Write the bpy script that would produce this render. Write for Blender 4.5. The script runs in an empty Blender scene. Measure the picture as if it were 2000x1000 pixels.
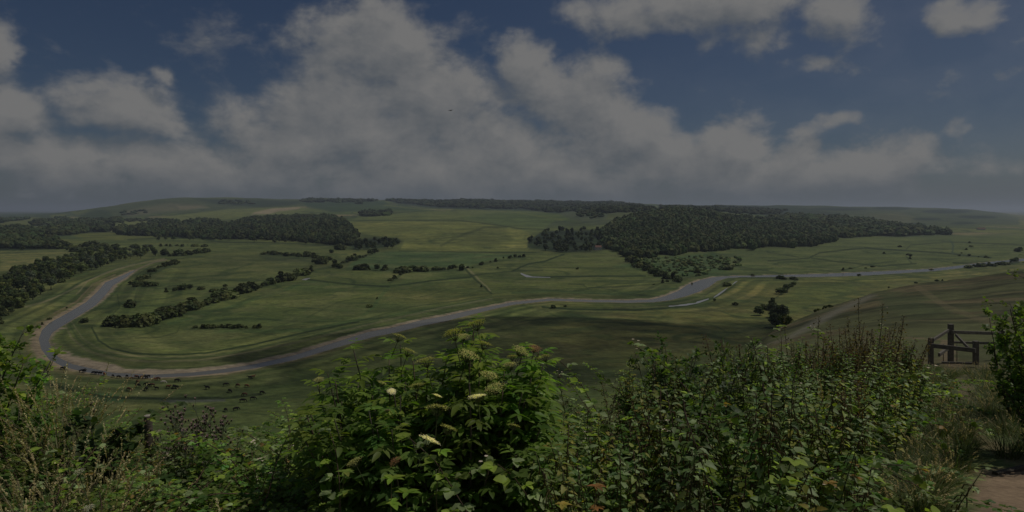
import bpy, math, random
import numpy as np
from mathutils import Vector, Matrix, Quaternion

rng = np.random.default_rng(7)
random.seed(7)
scene = bpy.context.scene
COL = scene.collection
F = 1250.0            # focal length in pixels of a 2000 x 1000 frame
EYE = 90.0            # eye height above the valley floor (m)
PITCH = math.atan((500 - 410.5) / F)

# ---------------------------------------------------------------- camera
cam = bpy.data.cameras.new("camera")
camo = bpy.data.objects.new("camera", cam)
COL.objects.link(camo)
cam.sensor_width = 36.0
cam.sensor_fit = 'HORIZONTAL'
cam.lens = 36.0 * F / 2000.0
cam.clip_start = 0.05
cam.clip_end = 200000.0
camo.location = (0, 0, EYE)
camo.rotation_euler = (math.pi / 2 - PITCH, 0, 0)
scene.camera = camo

def slope(py):
    return np.tan(np.arctan((500.0 - np.asarray(py, float)) / F) - PITCH)
def uu(px, py):
    b = (500.0 - np.asarray(py, float)) / F
    return (np.asarray(px, float) - 1000.0) / F / (math.cos(PITCH) + b * math.sin(PITCH))
def P(px, py, Y):
    return Vector((float(uu(px, py)) * Y, Y, EYE + float(slope(py)) * Y))
def G(px, py, z=0.0):
    Y = (z - EYE) / float(slope(py))
    return Vector((float(uu(px, py)) * Y, Y, z))
def project(X, Y, Z):
    d = Y * math.cos(PITCH) - (Z - EYE) * math.sin(PITCH)
    up = Y * math.sin(PITCH) + (Z - EYE) * math.cos(PITCH)
    d = np.where(d > 0.05, d, 0.05)
    return 1000 + F * X / d, 500 - F * up / d

# ---------------------------------------------------------------- tags
def tag(o, label=None, cat=None, group=None, kind=None):
    if label: o['label'] = label
    if cat: o['category'] = cat
    if group: o['group'] = group
    if kind: o['kind'] = kind
    return o
def empty(name, loc, rz=0.0, sc=1.0):
    o = bpy.data.objects.new(name, None)
    o.empty_display_size = 0.2
    o.location = loc
    o.rotation_euler = (0, 0, rz)
    o.scale = (sc, sc, sc)
    COL.objects.link(o)
    return o
def link(o, parent=None):
    COL.objects.link(o)
    if parent is not None: o.parent = parent
    return o
def dup(root, loc, rz=0.0, sc=1.0, rx=0.0):
    r = root.copy(); COL.objects.link(r)
    r.location = loc; r.rotation_euler = (rx, 0, rz)
    r.scale = (sc, sc, sc) if not hasattr(sc, '__len__') else sc
    for ch in root.children:
        c = ch.copy(); COL.objects.link(c); c.parent = r
    return r
ORDN = ["", "first", "second", "third", "fourth", "fifth", "sixth", "seventh", "eighth", "ninth", "tenth", "eleventh", "twelfth",
        "thirteenth", "fourteenth", "fifteenth", "sixteenth", "seventeenth", "eighteenth", "nineteenth"]
TENS = ["", "", "twent", "thirt", "fort", "fift", "sixt", "sevent", "eight", "ninet"]
def ordn(n):
    if n < 20: return ORDN[n]
    t, o = divmod(n, 10)
    if t >= 10: return "%dth" % n
    return TENS[t] + ("ieth" if o == 0 else "y-" + ORDN[o])

# ---------------------------------------------------------------- noise
_perm = rng.random((512, 512))
def vnoise(x, y):
    x = np.asarray(x, float); y = np.asarray(y, float)
    xi = np.floor(x).astype(int); yi = np.floor(y).astype(int)
    fx = x - xi; fy = y - yi
    fx = fx * fx * (3 - 2 * fx); fy = fy * fy * (3 - 2 * fy)
    a = _perm[xi % 512, yi % 512]; b = _perm[(xi + 1) % 512, yi % 512]
    c = _perm[xi % 512, (yi + 1) % 512]; d = _perm[(xi + 1) % 512, (yi + 1) % 512]
    return (a * (1 - fx) + b * fx) * (1 - fy) + (c * (1 - fx) + d * fx) * fy
def fbm(x, y, n=4):
    t = 0; a = 0.5; s = 0
    for i in range(n):
        t = t + a * vnoise(x * 2 ** i + 17.3 * i, y * 2 ** i + 5.1 * i); s += a; a *= 0.5
    return t / s
def sstep(a, b, x):
    t = np.clip((x - a) / (b - a), 0, 1)
    return t * t * (3 - 2 * t)

def in_poly(pts, x, y):
    c = np.zeros(np.shape(x), bool)
    n = len(pts)
    for i in range(n):
        x0, y0 = pts[i]; x1, y1 = pts[(i + 1) % n]
        if y0 == y1: continue
        m = (y0 > y) != (y1 > y)
        c ^= m & (x < (x1 - x0) * (y - y0) / (y1 - y0) + x0)
    return c
def dist_line(pts, x, y, closed=False):
    d = np.full(np.shape(x), 1e18)
    n = len(pts)
    for i in range(n if closed else n - 1):
        x0, y0 = pts[i]; x1, y1 = pts[(i + 1) % n]
        dx, dy = x1 - x0, y1 - y0
        L = dx * dx + dy * dy + 1e-12
        t = np.clip(((x - x0) * dx + (y - y0) * dy) / L, 0, 1)
        d = np.minimum(d, (x - x0 - t * dx) ** 2 + (y - y0 - t * dy) ** 2)
    return np.sqrt(d)

# ---------------------------------------------------------------- river outline (near bank, far bank), read off the valley floor
RIV = [((262,528),(264,529)),((252,532),(256,533.8)),((239,537.5),(249,540.5)),((205,551),(222,558)),((188,570),(208,576)),((166,590),(188,597)),
 ((130,611),(151,620)),((95,630),(119,640)),((80,645),(103,651)),((74,662),(96,665)),((79,682),(102,682)),((94,702),(116,698)),
 ((122,717),(143,711)),((164,727),(180,719)),((215,735),(220,727.5)),((300,739),(300,731)),((375,735),(375,727)),((437,729),(437,720)),
 ((500,720),(500,710)),((575,704),(575,693)),((650,682),(650,669)),((725,660),(720,647)),((775,650),(770,638)),((825,637),(820,625)),
 ((875,627),(870,616)),((925,614),(920,605)),((962,604.5),(960,597.5)),((1000,596),(1000,589.5)),((1075,588),(1075,582.5)),((1150,590.5),(1150,585)),
 ((1225,592),(1225,586)),((1275,591),(1275,584)),((1305,587),(1300,578)),((1335,580),(1325,568)),((1365,570),(1343,556)),((1385,560),(1368,547)),
 ((1400,549),(1392,541.5)),((1420,543),(1415,539.5)),((1450,541.5),(1450,538.5)),((1500,541),(1500,537.5)),((1600,541),(1600,535)),((1675,539),(1675,532)),
 ((1750,534.5),(1750,528.5)),((1825,529.5),(1825,524.5)),((1875,524),(1875,518.5)),((1917,518.5),(1917,513.5)),((1950,514.5),(1950,510)),
 ((1990,510.5),(1990,506)),((2060,505),(2060,500))]
_n = []
for _a, _b in RIV:
    _k = .07 if _a[0] < 1300 else .0
    _n.append(((_a[0] + (_b[0] - _a[0]) * _k, _a[1] + (_b[1] - _a[1]) * _k), (_b[0] - (_b[0] - _a[0]) * _k, _b[1] - (_b[1] - _a[1]) * _k)))
RIV = _n
riv_px = [a for a, b in RIV] + [b for a, b in reversed(RIV)]
riv_w = [(G(*p).x, G(*p).y) for p in riv_px]
near_w = [(G(*a).x, G(*a).y) for a, b in RIV]
far_w = [(G(*b).x, G(*b).y) for a, b in RIV]

# ---------------------------------------------------------------- terrain
TAB = {
 -400: [(490,0),(480,1600),(470,1750),(460,2100),(450,2500),(440,3200),(430,4500),(422,7000),(415,16000)],
 0: [(490,0),(480,1600),(470,1750),(460,2100),(450,2500),(440,3200),(430,4500),(422,7000),(415,16000)],
 100: [(480,0),(468,1900),(450,2600),(440,3300),(430,4200),(422,5600),(416,8000)],
 150: [(480,0),(465,2000),(450,2600),(440,3300),(432,4000),(425,4600),(415,5200),(411,5600)],
 200: [(475,0),(460,2200),(448,2800),(436,3500),(425,4300),(412,5200),(404,5700)],
 250: [(475,0),(460,2200),(448,2800),(434,3500),(422,4300),(406,5300),(398,5800)],
 330: [(475,0),(460,2200),(448,2700),(434,3500),(420,4400),(405,5200),(395,5600),(386,6000)],
 430: [(475,0),(460,2200),(448,2700),(432,3400),(420,4200),(405,5200),(394,5700),(385.5,6200)],
 600: [(475,0),(450,2300),(430,2900),(420,3600),(410,4400),(400,5300),(389,6200)],
 750: [(491,0),(470,1700),(450,2100),(430,2600),(420,3200),(412,4000),(404,5000),(391,6500)],
 900: [(490,0),(470,1650),(450,2000),(440,2200),(430,2500),(418,3200),(410,4200),(400,5200),(392,6300)],
 1050: [(492,0),(470,1700),(450,2100),(440,2400),(425,3000),(415,3700),(408,4500),(395,6000)],
 1200: [(500,0),(480,1500),(460,1750),(440,2100),(420,2600),(410,3100),(404,4200),(399,6000)],
 1300: [(502,0),(488,1350),(470,1550),(450,1780),(430,2050),(418,2250),(412,2450),(411,3300),(406,4600),(400,6500)],
 1400: [(497,0),(480,1500),(460,1800),(440,2150),(425,2500),(417,2900),(410,4200),(401,6500)],
 1550: [(480,0),(465,1900),(450,2300),(435,2800),(424,3600),(413,4800),(400,7000)],
 1700: [(465,0),(450,2600),(435,3300),(420,4300),(410,5500),(404,7000)],
 1850: [(458,0),(445,3000),(435,3700),(422,4800),(412,6000),(407,7500)],
 1950: [(455,0),(440,3600),(425,5000),(414,7500)],
 2000: [(455,0),(442,3571),(433,5000),(425,7500)],
 2050: [(455,0),(442,3571),(434,4800)],
 2400: [(455,0),(442,3571),(434,4800)],
}
LY = np.linspace(math.log(1000), math.log(45000), 260)
cols = sorted(TAB)
rows_ = []
for c in cols:
    ys, zs = [], []
    for i, (py, Y) in enumerate(TAB[c]):
        s = float(slope(py))
        if i == 0: Y = -EYE / s; z = 0.0
        else: z = EYE + s * Y
        ys.append(Y); zs.append(z)
    low = 26.0 if c < 400 else (-1.0 if c > 1960 else 20.0)
    ys += [ys[-1] * 1.06, ys[-1] * 1.5, 45000]; zs += [zs[-1] * 0.985 if c > 60 else zs[-1], min(low, zs[-1]), low]
    z = np.interp(LY, np.log(ys), zs)
    k = np.array([1, 2, 3, 2, 1.]); k /= k.sum()
    z = np.convolve(np.pad(z, 2, mode='edge'), k, mode='valid')
    rows_.append(z)
ZT = np.array(rows_)
PXS = np.arange(-400, 2401, 10)
ZT2 = np.array([np.interp(PXS, cols, ZT[:, j]) for j in range(len(LY))])   # [row, px]
for _ in range(3):
    ZT2 = np.array([np.convolve(np.pad(r, 3, mode='edge'), np.ones(7) / 7, mode='valid') for r in ZT2])
def far_z(X, Y):
    Ys = np.maximum(Y, 1.0)
    px = np.clip(1000 + F * X / Ys, -400, 2400)
    a = np.clip((np.log(np.maximum(Ys, 1000)) - LY[0]) / (LY[1] - LY[0]), 0, len(LY) - 1.001)
    b = np.clip((px + 400) / 10, 0, len(PXS) - 1.001)
    i = a.astype(int); j = b.astype(int); fa = a - i; fb = b - j
    z = (ZT2[i, j] * (1 - fb) + ZT2[i, j + 1] * fb) * (1 - fa) + (ZT2[i + 1, j] * (1 - fb) + ZT2[i + 1, j + 1] * fb) * fa
    z = np.where(Ys < 1000, 0.0, z)
    hill = sstep(3, 60, z)
    z = z + hill * (fbm(X / 420.0, Y / 420.0, 4) - 0.5) * 36 * sstep(1400, 3500, Ys)
    z = z + (fbm(X / 90.0, Y / 90.0, 3) - 0.5) * 0.8 * sstep(300, 500, Ys)
    return z

SPC_PX = [1400, 1500, 1600, 1660, 1715, 1800, 1900, 1990, 2100, 2400]
SPC_PY = [705, 655, 608, 588, 570, 554, 543, 528, 520, 515]
SPC_YC = [110, 150, 200, 220, 235, 240, 250, 250, 250, 250]
def near_depth(X, Y):
    Ye = np.maximum(np.maximum(Y, np.abs(X) * 0.35), 0.0)
    px = 1000 + F * X / np.maximum(Ye, 0.3)
    steep = np.interp(Ye, [0, 6.0], [1.62, 2.35]) + np.maximum(Ye - 6.0, 0) ** 1.0 * 0.6
    steep = steep - 0.9 * np.exp(-((Ye - 6.0) / 1.6) ** 2) * 0.0
    sc = -slope(np.interp(px, SPC_PX, SPC_PY)); Yc = np.interp(px, SPC_PX, SPC_YC)
    Yq = np.clip(Ye, 0.01, None)
    t = np.clip((np.log(Yq) - math.log(20)) / (np.log(Yc) - math.log(20)), 0, 1)
    s_far = 0.2395 + (sc - 0.2395) * t ** 0.8
    d_far = s_far * np.minimum(Yq, Yc) + np.maximum(Yq - Yc, 0) * 0.75
    d_near = np.interp(Ye, [0, 5, 10, 20], [1.62, 2.26, 3.05, 4.79])
    spur = np.where(Ye < 20, d_near, d_far)
    w = sstep(1090, 1520, px)
    return steep * (1 - w) + spur * w
def height(X, Y):
    X = np.asarray(X, float); Y = np.asarray(Y, float)
    zn = EYE - near_depth(X, Y) + (fbm(X / 2.2, Y / 2.2, 3) - 0.5) * 0.14 * sstep(0.5, 3, np.abs(Y)) + (fbm(X / 14., Y / 14., 3) - 0.5) * 0.9 * sstep(24, 60, Y)
    zf = far_z(X, Y)
    m = (Y > 200) & (Y < 2200)
    if np.any(m):
        xs, ys = X[m], Y[m]
        d = dist_line(riv_w, xs, ys, True)
        d = np.where(in_poly(riv_w, xs, ys), -d, d)
        bank = np.where(d < 0, np.maximum(d * 0.5, -1.6), np.minimum(d * 0.30, 0.6) + 0.9 * np.exp(-((d - 24) / 7.0) ** 2) * sstep(1100, 600, ys))
        k = sstep(60, 30, d)
        t = zf[m]
        zf[m] = t * (1 - k) + bank * k
    h = 2.0
    a = zn - zf
    return np.where(a > 0, zn, zf) + h * np.exp(-np.abs(a) / h) * 0.5 * sstep(60, 100, np.abs(Y))
def hz(x, y):
    return float(height(np.array([x]), np.array([y]))[0])
_YS = np.geomspace(8, 38000, 2600)
def hit(px, py, lo=8.0):
    s = float(slope(py)); u = float(uu(px, py))
    ys = _YS[_YS >= lo]
    g = EYE + s * ys - height(u * ys, ys)
    k = np.nonzero(g < 0)[0]
    if len(k) == 0: return None
    k = k[0]
    if k == 0: Y = ys[0]
    else: Y = ys[k - 1] + (ys[k] - ys[k - 1]) * g[k - 1] / (g[k - 1] - g[k])
    return Vector((u * Y, Y, hz(u * Y, Y)))
# ---------------------------------------------------------------- materials
def nd(nt, typ, **kw):
    n = nt.nodes.new(typ)
    for k, v in kw.items():
        if k.startswith('i_'):
            key = k[2:]
            key = int(key) if key.isdigit() else key.replace('_', ' ')
            n.inputs[key].default_value = v
        else: setattr(n, k, v)
    return n
def base_mat(name):
    m = bpy.data.materials.new(name); m.use_nodes = True
    nt = m.node_tree
    b = nt.nodes['Principled BSDF']
    return m, nt, b
def simple_mat(name, col, rough=0.7, spec=0.3, noise=0.0, nscale=5.0, bump=0.0, stretch=None):
    m, nt, b = base_mat(name)
    b.inputs['Roughness'].default_value = rough
    b.inputs['Specular IOR Level'].default_value = spec
    tc = nd(nt, 'ShaderNodeTexCoord')
    mp = nd(nt, 'ShaderNodeMapping')
    if stretch: mp.inputs['Scale'].default_value = stretch
    nt.links.new(tc.outputs['Object'], mp.inputs[0])
    nz = nd(nt, 'ShaderNodeTexNoise', i_Scale=nscale, i_Detail=5.0)
    nt.links.new(mp.outputs[0], nz.inputs['Vector'])
    mr = nd(nt, 'ShaderNodeMapRange'); mr.inputs[3].default_value = 1 - noise; mr.inputs[4].default_value = 1 + noise
    mr.inputs[1].default_value = 0.25; mr.inputs[2].default_value = 0.75
    nt.links.new(nz.outputs[0], mr.inputs[0])
    mx = nd(nt, 'ShaderNodeVectorMath', operation='SCALE'); mx.inputs[0].default_value = col[:3]
    nt.links.new(mr.outputs[0], mx.inputs['Scale'])
    nt.links.new(mx.outputs[0], b.inputs['Base Color'])
    if bump:
        bp = nd(nt, 'ShaderNodeBump', i_Strength=bump, i_Distance=0.02)
        nt.links.new(nz.outputs[0], bp.inputs['Height']); nt.links.new(bp.outputs[0], b.inputs['Normal'])
    return m
def leaf_mat(name, rough=0.45, trans=0.35, spec=0.4, tint=(1, 1, 1), nscale=6.0, var=0.25, objvar=0.15):
    """Foliage: colour attribute of each leaf x noise x a small per-plant shift, with some light through the leaf."""
    m, nt, b = base_mat(name)
    at = nd(nt, 'ShaderNodeAttribute', attribute_name='Col')
    tc = nd(nt, 'ShaderNodeTexCoord')
    nz = nd(nt, 'ShaderNodeTexNoise', i_Scale=nscale, i_Detail=3.0)
    nt.links.new(tc.outputs['Object'], nz.inputs['Vector'])
    mr = nd(nt, 'ShaderNodeMapRange'); mr.inputs[1].default_value = 0.3; mr.inputs[2].default_value = 0.7
    mr.inputs[3].default_value = 1 - var; mr.inputs[4].default_value = 1 + var
    nt.links.new(nz.outputs[0], mr.inputs[0])
    oi = nd(nt, 'ShaderNodeObjectInfo')
    mo = nd(nt, 'ShaderNodeMapRange'); mo.inputs[3].default_value = 1 - objvar; mo.inputs[4].default_value = 1 + objvar
    nt.links.new(oi.outputs['Random'], mo.inputs[0])
    mm = nd(nt, 'ShaderNodeMath', operation='MULTIPLY')
    nt.links.new(mr.outputs[0], mm.inputs[0]); nt.links.new(mo.outputs[0], mm.inputs[1])
    v1 = nd(nt, 'ShaderNodeVectorMath', operation='SCALE')
    nt.links.new(at.outputs['Color'], v1.inputs[0]); nt.links.new(mm.outputs[0], v1.inputs['Scale'])
    v2 = nd(nt, 'ShaderNodeVectorMath', operation='MULTIPLY'); v2.inputs[1].default_value = tint
    nt.links.new(v1.outputs[0], v2.inputs[0])
    nt.links.new(v2.outputs[0], b.inputs['Base Color'])
    b.inputs['Roughness'].default_value = rough
    b.inputs['Specular IOR Level'].default_value = spec
    if trans > 0:
        tr = nd(nt, 'ShaderNodeBsdfTranslucent')
        v3 = nd(nt, 'ShaderNodeVectorMath', operation='MULTIPLY'); v3.inputs[1].default_value = (1.5, 1.7, 0.6)
        nt.links.new(v2.outputs[0], v3.inputs[0]); nt.links.new(v3.outputs[0], tr.inputs['Color'])
        ms = nd(nt, 'ShaderNodeMixShader', i_0=trans)
        nt.links.new(b.outputs[0], ms.inputs[1]); nt.links.new(tr.outputs[0], ms.inputs[2])
        nt.links.new(ms.outputs[0], nt.nodes['Material Output'].inputs['Surface'])
    return m
def ground_mat(name, scales, bump=0.0, bscale=1.0, bdist=0.3, rough=0.9, stretch=(1, 1, 1)):
    """Ground: painted field colours (attribute) broken up by world-space noise of several sizes."""
    m, nt, b = base_mat(name)
    at = nd(nt, 'ShaderNodeAttribute', attribute_name='Col')
    geo = nd(nt, 'ShaderNodeNewGeometry')
    mp = nd(nt, 'ShaderNodeMapping'); mp.inputs['Scale'].default_value = stretch
    nt.links.new(geo.outputs['Position'], mp.inputs[0])
    prev = at.outputs['Color']
    for sc, amp, tint in scales:
        nz = nd(nt, 'ShaderNodeTexNoise', i_Scale=1.0 / sc, i_Detail=4.0, i_Roughness=0.6, i_Distortion=0.4)
        nt.links.new(mp.outputs[0], nz.inputs['Vector'])
        mr = nd(nt, 'ShaderNodeMapRange', data_type='FLOAT_VECTOR')
        v = nd(nt, 'ShaderNodeCombineXYZ')
        mrr = nd(nt, 'ShaderNodeMapRange'); mrr.inputs[1].default_value = 0.3; mrr.inputs[2].default_value = 0.7
        nt.links.new(nz.outputs[0], mrr.inputs[0])
        mix = nd(nt, 'ShaderNodeMix', data_type='RGBA')
        mix.inputs[6].default_value = (1 - amp, 1 - amp, 1 - amp, 1)
        mix.inputs[7].default_value = (1 + amp * tint[0], 1 + amp * tint[1], 1 + amp * tint[2], 1)
        nt.links.new(mrr.outputs[0], mix.inputs[0])
        mu = nd(nt, 'ShaderNodeVectorMath', operation='MULTIPLY')
        nt.links.new(prev, mu.inputs[0]); nt.links.new(mix.outputs[2], mu.inputs[1])
        prev = mu.outputs[0]
    nt.links.new(prev, b.inputs['Base Color'])
    b.inputs['Roughness'].default_value = rough
    b.inputs['Specular IOR Level'].default_value = 0.15
    if bump:
        nz = nd(nt, 'ShaderNodeTexNoise', i_Scale=bscale, i_Detail=6.0)
        nt.links.new(geo.outputs['Position'], nz.inputs['Vector'])
        bp = nd(nt, 'ShaderNodeBump', i_Strength=bump, i_Distance=bdist)
        nt.links.new(nz.outputs[0], bp.inputs['Height']); nt.links.new(bp.outputs[0], b.inputs['Normal'])
    return m

# ---------------------------------------------------------------- mesh helpers
def mesh_from(name, V, Fc, mat, C=None, smooth=True):
    """V (n,3); Fc list of tuples or an (m,k) array; C (n,3) vertex colours."""
    me = bpy.data.meshes.new(name)
    V = np.asarray(V, np.float32)
    if isinstance(Fc, np.ndarray):
        k = Fc.shape[1]
        me.vertices.add(len(V)); me.vertices.foreach_set('co', V.ravel())
        me.loops.add(Fc.size); me.loops.foreach_set('vertex_index', Fc.astype(np.int32).ravel())
        me.polygons.add(len(Fc))
        me.polygons.foreach_set('loop_start', np.arange(0, Fc.size, k, dtype=np.int32))
        me.polygons.foreach_set('loop_total', np.full(len(Fc), k, np.int32))
        me.update(calc_edges=True)
    else:
        me.from_pydata([tuple(v) for v in V.tolist()], [], Fc)
        me.update()
    me.polygons.foreach_set('use_smooth', np.full(len(me.polygons), smooth, bool))
    if C is not None:
        a = me.color_attributes.new('Col', 'FLOAT_COLOR', 'POINT')
        c4 = np.ones((len(V), 4), np.float32); c4[:, :3] = C
        a.data.foreach_set('color', c4.ravel())
    if mat is not None: me.materials.append(mat)
    me.validate(verbose=False)
    return me
class MB:
    """Collects copies of small template meshes (triangles + quads as quads lists) into one mesh."""
    def __init__(s): s.V = []; s.Q = []; s.T = []; s.C = []; s.n = 0
    def add(s, V, Q=None, T=None, col=(1, 1, 1)):
        V = np.asarray(V, float)
        s.V.append(V)
        if Q is not None and len(Q): s.Q.append(np.asarray(Q) + s.n)
        if T is not None and len(T): s.T.append(np.asarray(T) + s.n)
        c = np.asarray(col, float)
        s.C.append(np.broadcast_to(c, (len(V), 3)))
        s.n += len(V)
    def box_between(s, a, b, w, h, col=(1, 1, 1), up=(0, 0, 1), jit=0.0):
        a = np.array(a, float); b = np.array(b, float)
        d = b - a; L = np.linalg.norm(d); d /= L
        up = np.array(up, float)
        if abs(d @ up) > 0.95: up = np.array([0, 1., 0])
        r = np.cross(d, up); r /= np.linalg.norm(r); u = np.cross(r, d)
        V = []
        n = 5
        c = min(w, h) * 0.12
        prof = [(-w/2+c,-h/2),(w/2-c,-h/2),(w/2,-h/2+c),(w/2,h/2-c),(w/2-c,h/2),(-w/2+c,h/2),(-w/2,h/2-c),(-w/2,-h/2+c)]
        for i in range(n):
            t = i / (n - 1); p = a + d * L * t
            o = (rng.random(2) - .5) * jit
            for x, y in prof: V.append(p + r * (x + o[0]) + u * (y + o[1]))
        Q = []
        for i in range(n - 1):
            for j in range(8):
                Q.append((i*8+j, i*8+(j+1)%8, (i+1)*8+(j+1)%8, (i+1)*8+j))
        V.append(a); V.append(b); k = n * 8
        T = [(k, (j+1)%8, j) for j in range(8)] + [(k+1, (n-1)*8+j, (n-1)*8+(j+1)%8) for j in range(8)]
        s.add(V, Q, T, col)
    def tube(s, pts, rad, col=(1, 1, 1), sides=6, cap=True):
        pts = np.asarray(pts, float); n = len(pts)
        rad = np.broadcast_to(np.asarray(rad, float), (n,))
        tang = np.gradient(pts, axis=0); tang /= np.linalg.norm(tang, axis=1)[:, None] + 1e-9
        ref = np.array([0.31, 0.95, 0.05]) if abs(tang[0][2]) > 0.7 else np.array([0, 0, 1.])
        V = []
        for i in range(n):
            r = np.cross(tang[i], ref); r /= np.linalg.norm(r) + 1e-9; u = np.cross(r, tang[i])
            for j in range(sides):
                a = 2 * math.pi * j / sides
                V.append(pts[i] + rad[i] * (math.cos(a) * r + math.sin(a) * u))
        Q = [(i*sides+j, i*sides+(j+1)%sides, (i+1)*sides+(j+1)%sides, (i+1)*sides+j) for i in range(n-1) for j in range(sides)]
        T = []
        if cap:
            V.append(pts[-1]); k = n * sides
            T = [(k, (n-1)*sides+j, (n-1)*sides+(j+1)%sides) for j in range(sides)]
            V.append(pts[0]); T += [(k + 1, (j+1)%sides, j) for j in range(sides)]
        s.add(V, Q, T, col)
    def mesh(s, name, mat, smooth=True):
        V = np.concatenate(s.V); C = np.concatenate(s.C)
        Q = np.concatenate(s.Q) if s.Q else np.zeros((0, 4), int)
        T = np.concatenate(s.T) if s.T else np.zeros((0, 3), int)
        me = bpy.data.meshes.new(name)
        me.vertices.add(len(V)); me.vertices.foreach_set('co', V.astype(np.float32).ravel())
        loops = np.concatenate([Q.ravel(), T.ravel()]).astype(np.int32)
        me.loops.add(len(loops)); me.loops.foreach_set('vertex_index', loops)
        me.polygons.add(len(Q) + len(T))
        st = np.concatenate([np.arange(len(Q)) * 4, len(Q) * 4 + np.arange(len(T)) * 3]).astype(np.int32)
        me.polygons.foreach_set('loop_start', st)
        me.polygons.foreach_set('loop_total', np.concatenate([np.full(len(Q), 4), np.full(len(T), 3)]).astype(np.int32))
        me.update(calc_edges=True)
        me.polygons.foreach_set('use_smooth', np.full(len(me.polygons), smooth, bool))
        a = me.color_attributes.new('Col', 'FLOAT_COLOR', 'POINT')
        c4 = np.ones((len(V), 4), np.float32); c4[:, :3] = C
        a.data.foreach_set('color', c4.ravel())
        me.materials.append(mat)
        return me
    def obj(s, name, mat, parent=None, smooth=True):
        return link(bpy.data.objects.new(name, s.mesh(name, mat, smooth)), parent)

def rot_from(d, roll=0.0, up=(0, 0, 1)):
    """3x3 matrix whose X axis runs along d (leaf direction) and whose Z axis is the leaf's upper face."""
    d = np.asarray(d, float); d = d / (np.linalg.norm(d) + 1e-9)
    up = np.asarray(up, float)
    if abs(d @ up) > 0.97: up = np.array([0.9, 0.1, 0.2])
    y = np.cross(up, d); y /= np.linalg.norm(y); z = np.cross(d, y)
    c, s = math.cos(roll), math.sin(roll)
    y2 = c * y + s * z; z2 = -s * y + c * z
    return np.stack([d, y2, z2], axis=1)

# ---------------------------------------------------------------- setting: ground sheet
az_in = np.linspace(-0.815, 0.815, 1500)            # tan(azimuth) inside the view
az_l = np.tan(np.linspace(-math.radians(88), math.atan(-0.815), 70))[:-1]
az_r = -az_l[::-1]
U = np.concatenate([az_l, az_in, az_r])
def rows_of():
    ys = [0.35]
    while ys[-1] < 60: ys.append(ys[-1] * 1.035 + 0.01)
    while ys[-1] < 210: ys.append(ys[-1] * 1.014)
    while ys[-1] < 9000:
        y = ys[-1]
        step = max(min(y * y / (EYE * 625.0) * 0.6, y * 0.012), 0.6)
        ys.append(y + step)
    while ys[-1] < 42000: ys.append(ys[-1] * 1.03)
    return np.array(ys)
YR = rows_of()
UU, YY = np.meshgrid(U, YR)
XX = UU * YY
ZZ = height(XX.ravel(), YY.ravel()).reshape(XX.shape)
print("grid", XX.shape, flush=True)
PXg, PYg = project(XX, YY, ZZ)
nr, nc = XX.shape

def C3(r, g, b): return np.array([r, g, b])
MEAD = C3(.128, .137, .047)
col = np.ones((nr, nc, 3)) * MEAD
# wobble used so that nothing painted has ruler-straight edges
wob = (fbm(PXg / 26., PYg / 9., 3) - .5)
wobx = PXg + (fbm(XX / np.maximum(YY, 1) * 60, YY ** .5 * 1.5, 3) - .5) * 9
woby = PYg + wob * 3.0
valley = (YY > 200)
def mixc(mask, c, k=1.0):
    global col
    mk = (mask * k)[..., None]
    col = col * (1 - mk) + np.asarray(c) * mk
def poly(pts, c, k=1.0, feather=1.2, raw=False):
    x, y = (PXg, PYg) if raw else (wobx * .35 + PXg * .65, woby * .35 + PYg * .65)
    xs = [p[0] for p in pts]; ys = [p[1] for p in pts]
    bb = (x > min(xs) - 8) & (x < max(xs) + 8) & (y > min(ys) - 8) & (y < max(ys) + 8) & valley
    if not bb.any(): return
    m = np.zeros(x.shape)
    xi, yi = x[bb], y[bb]
    ins = in_poly(pts, xi, yi)
    d = dist_line(pts, xi, yi, True)
    m[bb] = np.where(ins, 0.5 + 0.5 * np.clip(d / feather, 0, 1), 0.5 - 0.5 * np.clip(d / feather, 0, 1))
    mixc(m, c, k)
def line(pts, w, c, k=1.0, wobble=1.0):
    x = PXg * (1 - .4 * wobble) + wobx * .4 * wobble; y = PYg * (1 - .5 * wobble) + woby * .5 * wobble
    xs = [p[0] for p in pts]; ys = [p[1] for p in pts]
    bb = (x > min(xs) - 10) & (x < max(xs) + 10) & (y > min(ys) - 10) & (y < max(ys) + 10) & valley
    if not bb.any(): return
    m = np.zeros(x.shape)
    d = dist_line(pts, x[bb], y[bb])
    m[bb] = np.clip((w / 2 + .8 - d) / 1.1, 0, 1)
    mixc(m, c, k)

# broad tone of the valley and hills
big = fbm(XX / 260., YY / 260., 4)
streak = fbm(XX / 300. + 5, YY / 70., 4)
col *= (1 + (big - .5) * .6 + (streak - .5) * .75)[..., None]
warm = sstep(.35, .65, fbm(XX / 130. + 9, YY / 90., 4))
mixc(warm * valley, C3(.17, .155, .06), .40)
rich = sstep(.52, .72, fbm(XX / 170. + 31, YY / 110. + 7, 4))
mixc(rich * valley, C3(.085, .12, .04), .45)
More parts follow.
